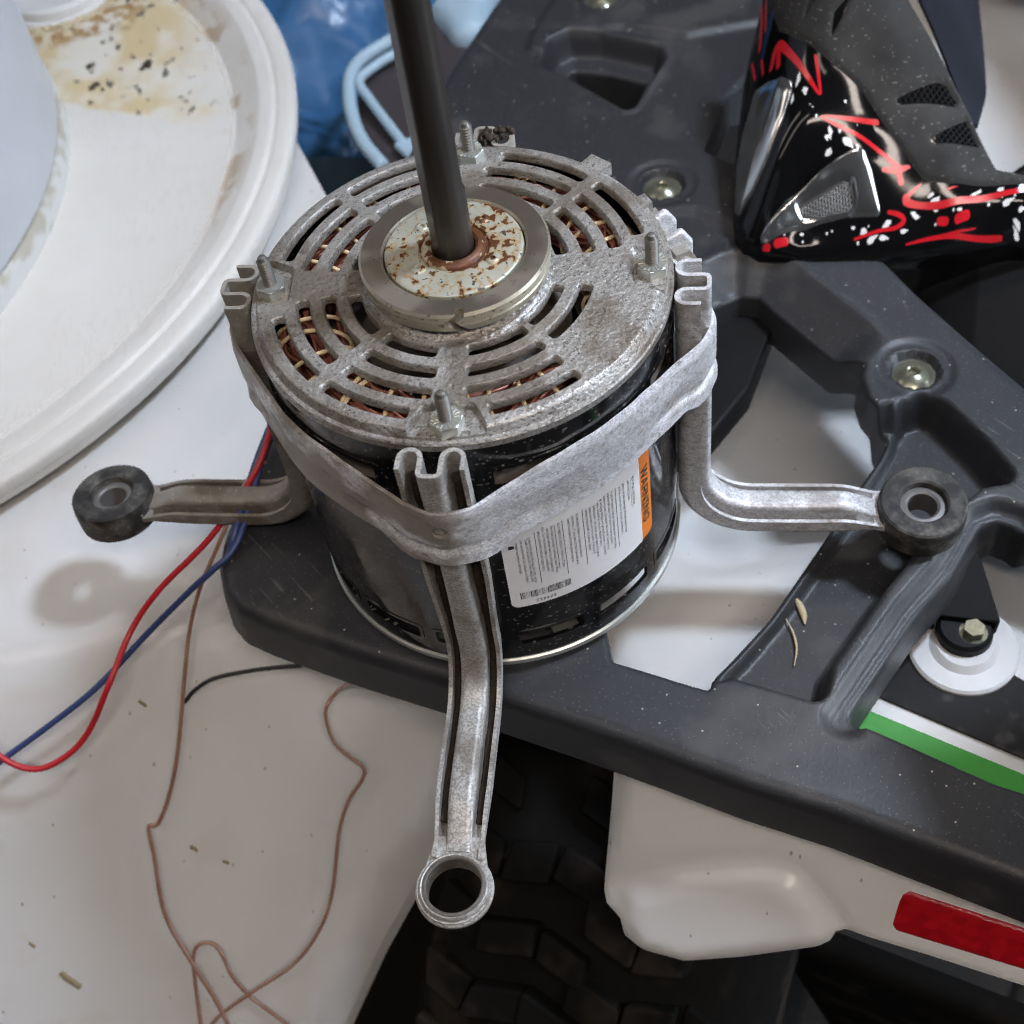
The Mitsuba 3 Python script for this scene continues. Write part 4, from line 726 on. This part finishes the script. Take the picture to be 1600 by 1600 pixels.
# --- tyre in the dark under the fender
tyc = np.array([60.0, -30.0, -330.0]); ax = np.array([.86, -.5, 0.0]); ax /= np.linalg.norm(ax)
tp = [(95, -70), (140, -82), (190, -78), (212, -60), (218, 0), (212, 60), (190, 78), (140, 82), (95, 70)]
ty = lathe(smooth_path([(r, z, 0) for r, z in tp], 6)[:, :2], 96)
Rm = trimesh.geometry.align_vectors([0, 0, 1], ax); 
def tyre_tf(m): m = to_tm(m).copy(); m.apply_transform(Rm); m.apply_translation(tyc); return m
obj(Q + '__tyre', tyre_tf(ty), 'tyre', 40)
rnd = random.Random(2)
for i in range(44):
    for s in (-1, 1):
        for w0, tw in ((9, .5), (33, -.4), (58, .6)):
            if rnd.random() < .06: continue
            hw, hl = rnd.uniform(8, 11), rnd.uniform(5, 7.5); t0 = rnd.uniform(-3, 3)
            kb = to_tm(m3.Manifold.batch_hull([m3.Manifold.sphere(2, 8).translate((r_, t0 + ty_ * hl + tw * wz * hw * .6, s * w0 + wz * hw + rnd.uniform(-1.5, 1.5))) for r_ in (205, 213 + (12 if w0 < 50 else 3) + rnd.uniform(-2, 2)) for ty_ in (-1, 1) for wz in (-1, 1)]))
            obj(Q + '__tyre__knob', tyre_tf(rot(kb, i * 360 / 44 + (4 if s > 0 else 0))), 'tyre', 30)
obj(Q + '__dark_filler', m3.Manifold.batch_hull([m3.Manifold.sphere(8, 16).translate(p) for p in ((95, -120, -190), (420, -330, -190), (430, -300, -420), (150, -110, -420))]), 'tyre', 40)  # dark slab added so the corner below the rear panel stays dark
struct('floor', to_tm((np.array([(-4000, -4000, -620), (4000, -4000, -620), (4000, 4000, -620), (-4000, 4000, -620)]), [(0, 1, 2, 3)])), 'floor', 'dark stained concrete floor far below')
# --- straw bits on the beam
for k, w in (('straw1', 1.5), ('straw2', .5), ('straw3', .9)):
    p = smooth_path(G[k], 1.0); tp_ = np.sin(np.linspace(.25, 2.9, len(p))); key = free('straw')
    obj(key, trimesh.Trimesh(np.asarray(tube(p, np.maximum(.25, w * tp_), 7).vertices), tube(p, np.maximum(.25, w * tp_), 7).faces, process=False), 'straw', True)
    thing(key, {'straw1': 'broad curled scrap of dry leaf lying on the rack beam', 'straw2': 'long thin curved straw lying on the rack beam', 'straw3': 'short crumpled straw bit beside the ridge of the rack beam'}[k], 'straw')

seat = sa.translate(sg.box(0, 0, 190, 215), 190, -290).buffer(-12).buffer(12)  # unseen slab on legs, added to shade the right end of the rail
obj('added_shade_slab__seat', bevel_prism(seat, 138, 166, 8), 'black_plastic', 30)
for lx, ly in ((215, -265), (355, -265), (355, -100), (228, -100)): obj('added_shade_slab__leg', tube([(lx, ly, 138), (lx + (110 if lx > 285 else 60), ly + (ly + 200) * .3, -618)], 9, 14), 'zinc', True)
thing('added_shade_slab', 'added unseen stool standing close to the right of the rack, out of frame', 'shade_slab')
# ================================================================== LID AND GREY DRUM, LEFT
cx, cy, LR = G['lid']; ix, iy, ir = G['lid_in']
lr = [(0, -34), (254, -34), (258.5, -34), (260, -34.6), (262.5, -34.2), (265, -32), (277, -23.6), (279.5, -22.3), (286, -21.6), (287.2, -22.9), (288.6, -23.1), (290, -22.0), (296.5, -21.8), (299, -23), (300, -25), (299.6, -29), (298.6, -31.5), (297.5, -36)]
lr = smooth_path([(r, z, 0) for r, z in lr], 1.5)[:, :2]
lidm = lathe(lr, 360); obj('container_lid__disc', mov(lidm, (cx, cy, 0)), 'lid', 40)
thing('container_lid', 'large round white plastic lid with raised rim and yellow-brown stains, under the grey cylinder', 'lid')
bxy = np.array(G['bung'][0][:2])
obj('container_lid__bung', mov(lathe([(0, 1), (26, 1), (28, 2), (29, 4), (31, 6.5), (34, 7), (36.5, 5.5), (37, 4), (37.2, 0), (40, -.8)], 96), (bxy[0], bxy[1], -33)), 'white_plastic', 35)
rnd = random.Random(12); cr = []
for q in range(70):
    t = rnd.gauss(-62, 26); r = 41 + abs(rnd.gauss(0, 3.5)); s = rnd.uniform(.7, 2.4); p = pol(r, t)
    w = trimesh.creation.icosphere(1, s); w.vertices *= np.array([1, rnd.uniform(.6, 1.4), .6]); cr.append(mov(w, (bxy[0] + p[0], bxy[1] + p[1], -33.6)))
for (px_, py_, pz_), w_ in zip(G['chips'], (3.2, 2.6, 1.8, 1.3, 1.2, 1.0, 1.0, 1.4, .9)):
    for q in range(5):
        w = trimesh.creation.icosphere(1, w_ * rnd.uniform(.45, .8)); w.vertices *= np.array([rnd.uniform(.7, 1.5), rnd.uniform(.7, 1.5), .35]); obj('container_lid__dirt_flake', mov(w, (px_ + rnd.uniform(-w_, w_), py_ + rnd.uniform(-w_, w_), -33.8)), 'grime', 30)
obj('container_lid__grit', cat(*cr), 'straw', 30); labels['container_lid__grit'] = {'kind': 'stuff', 'label': 'crumbs of grit round the bung'}
dx_, dy_, dR = G['drum']
obj('grey_cylinder__wall', mov(lathe([(dR - 4, -20), (dR - 1.2, -18), (dR - 1, 200), (dR - 3, 260), (dR - 30, 290), (0, 300)], 240), (dx_, dy_, 0)), 'drum', 35)
obj('grey_cylinder__foot_ring', mov(lathe([(dR - 5, -20), (dR - 1.5, -20.4), (dR, -22), (dR + .6, -26), (dR + .4, -34)], 240), (dx_, dy_, 0)), 'foot_ring', 35)
thing('grey_cylinder', 'tall pale grey cylinder standing on the stained white lid at the left edge', 'cylinder')

# ================================================================== BLUE THINGS BEHIND
bt = XY('blue_top')
def lump(pts, r, seed, amp=6, f=.02):
    m = m3.Manifold.batch_hull([m3.Manifold.sphere(r, 24).translate(p) for p in pts]).refine_to_length(9); t = to_tm(m); t.merge_vertices()
    v = np.asarray(t.vertices); n = np.asarray(t.vertex_normals); t.vertices = v + n * ((meshkit.fbm(v * f, 3, seed) - .5) * 2 * amp)[:, None]; return t
obj('blue_sack', lump([(-110, 470, -120), (-60, 440, -130), (60, 560, -120), (-120, 720, -60), (120, 720, -60), (-20, 470, -200)], 28, 3, 26, .03), 'blue', True)
thing('blue_sack', 'crumpled blue plastic sack behind the white lid at the top edge', 'sack')
obj('teal_crate__wall', m3.Manifold.batch_hull([m3.Manifold.sphere(5, 12).translate(p) for p in ((-105, 425, -130), (-20, 395, -130), (-85, 330, -150), (-10, 300, -150), (-105, 430, -300), (0, 420, -300))]), 'teal', 30)
thing('teal_crate', 'dark teal plastic crate low down between the white fender and the motor', 'crate')
lo, li = G['loop_out'], G['loop_in']
obj('strap_bag__body', m3.Manifold.batch_hull([m3.Manifold.sphere(6, 16).translate(p) for p in ((-38, 405, -70), (-42, 350, -70), (-22, 305, -66), (40, 300, -66), (60, 420, -70), (10, 450, -70))]), 'darkbag', 35)
obj('strap_bag__trim', tube(smooth_path([(p[0], p[1], -58) for p in lo], 3), 4.2, 14), 'paleblue', True)
obj('strap_bag__trim', tube(smooth_path([(p[0], p[1], -56) for p in li], 3), 3.0, 14), 'paleblue', True)
obj('strap_bag__buckle', m3.Manifold.batch_hull([m3.Manifold.sphere(2.5, 12).translate(p) for p in ((-24, 322, -56), (-8, 326, -56), (-16, 306, -56))]), 'paleblue', 30)
obj('strap_bag__flap', lump([(20, 460, -70), (45, 500, -70), (30, 430, -66)], 14, 8, 4, .03), 'paleblue', True)
thing('strap_bag', 'dark bag with pale blue piping and strap behind the motor shaft', 'bag')

# ================================================================== HELMET
H_ = 'helmet'
thing(H_, 'black motocross helmet with chrome vents and red and white splatter graphics', 'helmet')
cp = np.array(G['hel_cp']); HF = RBFInterpolator(cp[:, :2], cp[:, 2], smoothing=2.0)
hout = sg.Polygon(XY('hel_out')).buffer(-2).buffer(2)
hb = hout.boundary
def hz(xy, lift=0.0):
    z = HF(xy); d = dist_to(hb, xy); k = np.clip(3 - d, 0, 3); return np.maximum(z - (3 - np.sqrt(np.maximum(9 - k * k, 0))), -1.5) + lift
grey = sg.Polygon(XY('hel_grey')).buffer(0).buffer(-1).buffer(1)
tri_holes = [t.intersection(hout.buffer(-4)).buffer(-.3).buffer(.3) for t in [sg.Polygon(XY(k)).buffer(-.6).buffer(.6) for k in ('tri_a', 'tri_b')] + [sg.Polygon(XY(k)).buffer(0) for k in ('slit_a', 'slit_b')]]
va, vb = (sg.Polygon(XY(k)).buffer(-1).buffer(1) for k in ('vent_a', 'vent_b')); vh = sg.Polygon(XY('vent_b_hole')).buffer(-.8).buffer(.8)
obj(H_ + '__chin_guard', sheet(hout, 2.2, hz, rings=(.3, .8, 1.5, 2.4, 3.4), skirt=[(.1, 3), (-2.5, 9), (-6, 16), (-9, 60)], bstep=1.6), 'hel_black', 60, 'glossy black chin guard with painted splatter')
gz_ = lambda xy: hz(xy, .0) + 1.6 - 1.4 * sstep(1.6, 0, dist_to(gh.boundary, xy))
gh = grey.buffer(-.8)
for t in tri_holes: gh = gh.difference(t)
obj(H_ + '__breath_guard', sheet(gh, 2.2, gz_, rings=(.3, .8, 1.4), skirt=[(.1, 1.2), (.2, 3.2)], bstep=1.2), 'hel_grey', 50, 'dusty matt grey inner guard')
for k, t in zip(('tri_a', 'tri_b'), tri_holes):
    bars = []; x0, y0, x1, y1 = t.bounds
    for i in range(40):
        for a_ in (35, 125):
            c_ = np.array([x0 + (x1 - x0) * .5, y0 + (y1 - y0) * .5]); dd = np.array(pol(1, a_)); nn_ = np.array([-dd[1], dd[0]]); p0 = c_ + nn_ * (i - 20) * 1.9
            l = sg.LineString([p0 - dd * 30, p0 + dd * 30]).intersection(t)
            for g in getattr(l, 'geoms', [l]):
                if not g.is_empty and g.length > 1.2:
                    q = np.array(g.coords); bars.append(tube(np.linspace(np.r_[q[0], hz(q[:1])[0] + .25], np.r_[q[-1], hz(q[-1:])[0] + .25], 3), .35, 5))
    obj(H_ + '__breath_guard__mesh', cat(*bars), 'black_plastic', True); 
def ridge_sheet(poly, hole, h, w, key, mat, crest=None):
    g = poly.difference(hole) if hole is not None else poly
    def zf(xy):
        d = dist_to(poly.boundary, xy); z = hz(xy) + h * np.sqrt(np.clip(d / w, 0, 1)) 
        if crest is not None: z = z + 2.2 * np.exp(-(dist_to(crest, xy) / 3.2))
        if hole is not None: z -= 1.6 * sstep(2.2, 0, dist_to(hole, xy))
        return z + .15
    return obj(key, sheet(g, 1.2, zf, rings=(.2, .5, .9, 1.5, 2.2), skirt=[(.05, .6), (.05, 3)], bstep=.9), mat, 50)
ca = sg.LineString([np.array(XY('vent_a')[4]) * .5 + np.array(XY('vent_a')[2]) * .5, np.array(XY('vent_a')[8])])
cb = sg.LineString([np.array(XY('vent_b')[0]) * .9 + np.array(XY('vent_b')[5]) * .1, np.array(XY('vent_b')[3]), np.array(XY('vent_b')[5])])
ridge_sheet(va, None, 3.4, 4.5, H_ + '__vent_scoop', 'chrome', ca)
ridge_sheet(vb, vh, 3.2, 4.0, H_ + '__vent_scoop', 'chrome', cb)
bars = []; x0, y0, x1, y1 = vh.bounds; c_ = np.array(vh.centroid.coords[0])
for a_, stp in ((27, 1.25), (88, 1.25)):
    dd = np.array(pol(1, a_)); nn_ = np.array([-dd[1], dd[0]])
    for i in range(-26, 27):
        p0 = c_ + nn_ * i * stp; l = sg.LineString([p0 - dd * 30, p0 + dd * 30]).intersection(vh)
        for g in getattr(l, 'geoms', [l]):
            if not g.is_empty and g.length > .8:
                q = np.array(g.coords); bars.append(tube(np.linspace(np.r_[q[0], hz(q[:1])[0] + .5], np.r_[q[-1], hz(q[-1:])[0] + .5], 3), .32, 5))
obj(H_ + '__vent_scoop_001__mesh', cat(*bars), 'mesh_steel', True)
# painted strokes and splatter, a skin 0.25 mm proud of the gloss black
def decal(polys, mat, key, lift=.28, label=None):
    ms = []
    for g in polys:
        g = g.intersection(hout.buffer(-.3)).difference(va.buffer(.3)).difference(vb.buffer(.3)).difference(grey.buffer(.2))
        for s in getattr(g, 'geoms', [g]):
            if s.geom_type == 'Polygon' and s.area > .15:
                ms.append(sheet(s, 2.0, lambda xy: hz(xy, lift), rings=(), bstep=.8))
    k_ = obj(key, cat(*ms), mat, True, label); return k_
reds = []
for st_ in G['red_strokes']:
    p = smooth_path([(x, y, w) for x, y, w in st_], 1.0); circ = [sg.Point(q[0], q[1]).buffer(max(q[2], .3) * .5, 8) for q in p]
    reds.append(shapely.union_all([sg.MultiPoint([]).buffer(0)] + [circ[i].union(circ[i + 1]).convex_hull for i in range(len(circ) - 1)]))
ru = shapely.union_all(reds)
for g in getattr(ru, 'geoms', [ru]):
    g = g.intersection(hout.buffer(-.3)).difference(va.buffer(.3)).difference(vb.buffer(.3)).difference(grey.buffer(.2))
    for s_ in getattr(g, 'geoms', [g]):
        if s_.geom_type == 'Polygon' and s_.area > .4: decal([s_], 'hel_red', H_ + '__red_stroke', .30)
rnd = random.Random(4); ws = []
for x, y, w, h, a_ in G['white_spl']:
    n_ = 14; ph = rnd.uniform(0, 6.28)
    pts = [(math.cos(t) * w / 2 * (1 + .3 * math.sin(3 * t + ph) + .2 * math.sin(5 * t + 2 * ph)), math.sin(t) * h / 2 * (1 + .25 * math.sin(4 * t + ph))) for t in np.linspace(0, 2 * np.pi, n_, endpoint=False)]
    ws.append(sa.translate(sa.rotate(sg.Polygon(pts).buffer(0), math.degrees(a_) - 12, origin=(0, 0)), x, y))
wu = shapely.union_all(ws).difference(ru.buffer(.1)); decal(list(getattr(wu, 'geoms', [wu])), 'hel_white', H_ + '__white_splatter', .24); labels[H_ + '__white_splatter'] = {'kind': 'stuff', 'label': 'white paint splatter'}
ns = G['navystrap']
obj(H_ + '__strap', sheet(sg.Polygon([p[:2] for p in ns] + [(247, 260)]).buffer(0).buffer(2), 4, lambda xy: 26 + .12 * (xy[:, 1] - 160) + 1.5 * np.sin(xy[:, 0] * .2), rings=(.5, 1.5), skirt=[(0, 3)]), 'navy', 40, 'dark navy chin strap')
# white body panel and added shade block behind the helmet
obj(Q + '__side_panel', sheet(sg.Polygon([(262, 300), (270, 170), (300, 140), (420, 160), (470, 330), (330, 420)]).buffer(8), 8, lambda xy: -44 + 4 * sstep(150, 260, xy[:, 1]) - .02 * (xy[:, 0] - 300), rings=(1, 3), skirt=[(.3, 3)]), 'fender', 40, 'dirty white side panel behind the helmet')
obj(Q + '__shade_block', m3.Manifold.batch_hull([m3.Manifold.sphere(12, 20).translate(p) for p in ((362, 120, 0), (362, 300, 0), (380, 120, 190), (380, 300, 190), (520, 120, 0), (520, 300, 190))]), 'black_plastic', 40)  # unseen block, added to keep lamp light off the side panel
dome = trimesh.creation.icosphere(5, 1.0); v = np.asarray(dome.vertices); dome.vertices = v * (105, 120, 95) + (392, 372, 48)
obj(H_ + '__shell', dome, 'hel_black', True, 'black shell of the helmet at the top right corner')

for k in [k for k in scene if '__' in k and k.split('__')[0] not in labels]: print('no label', k)
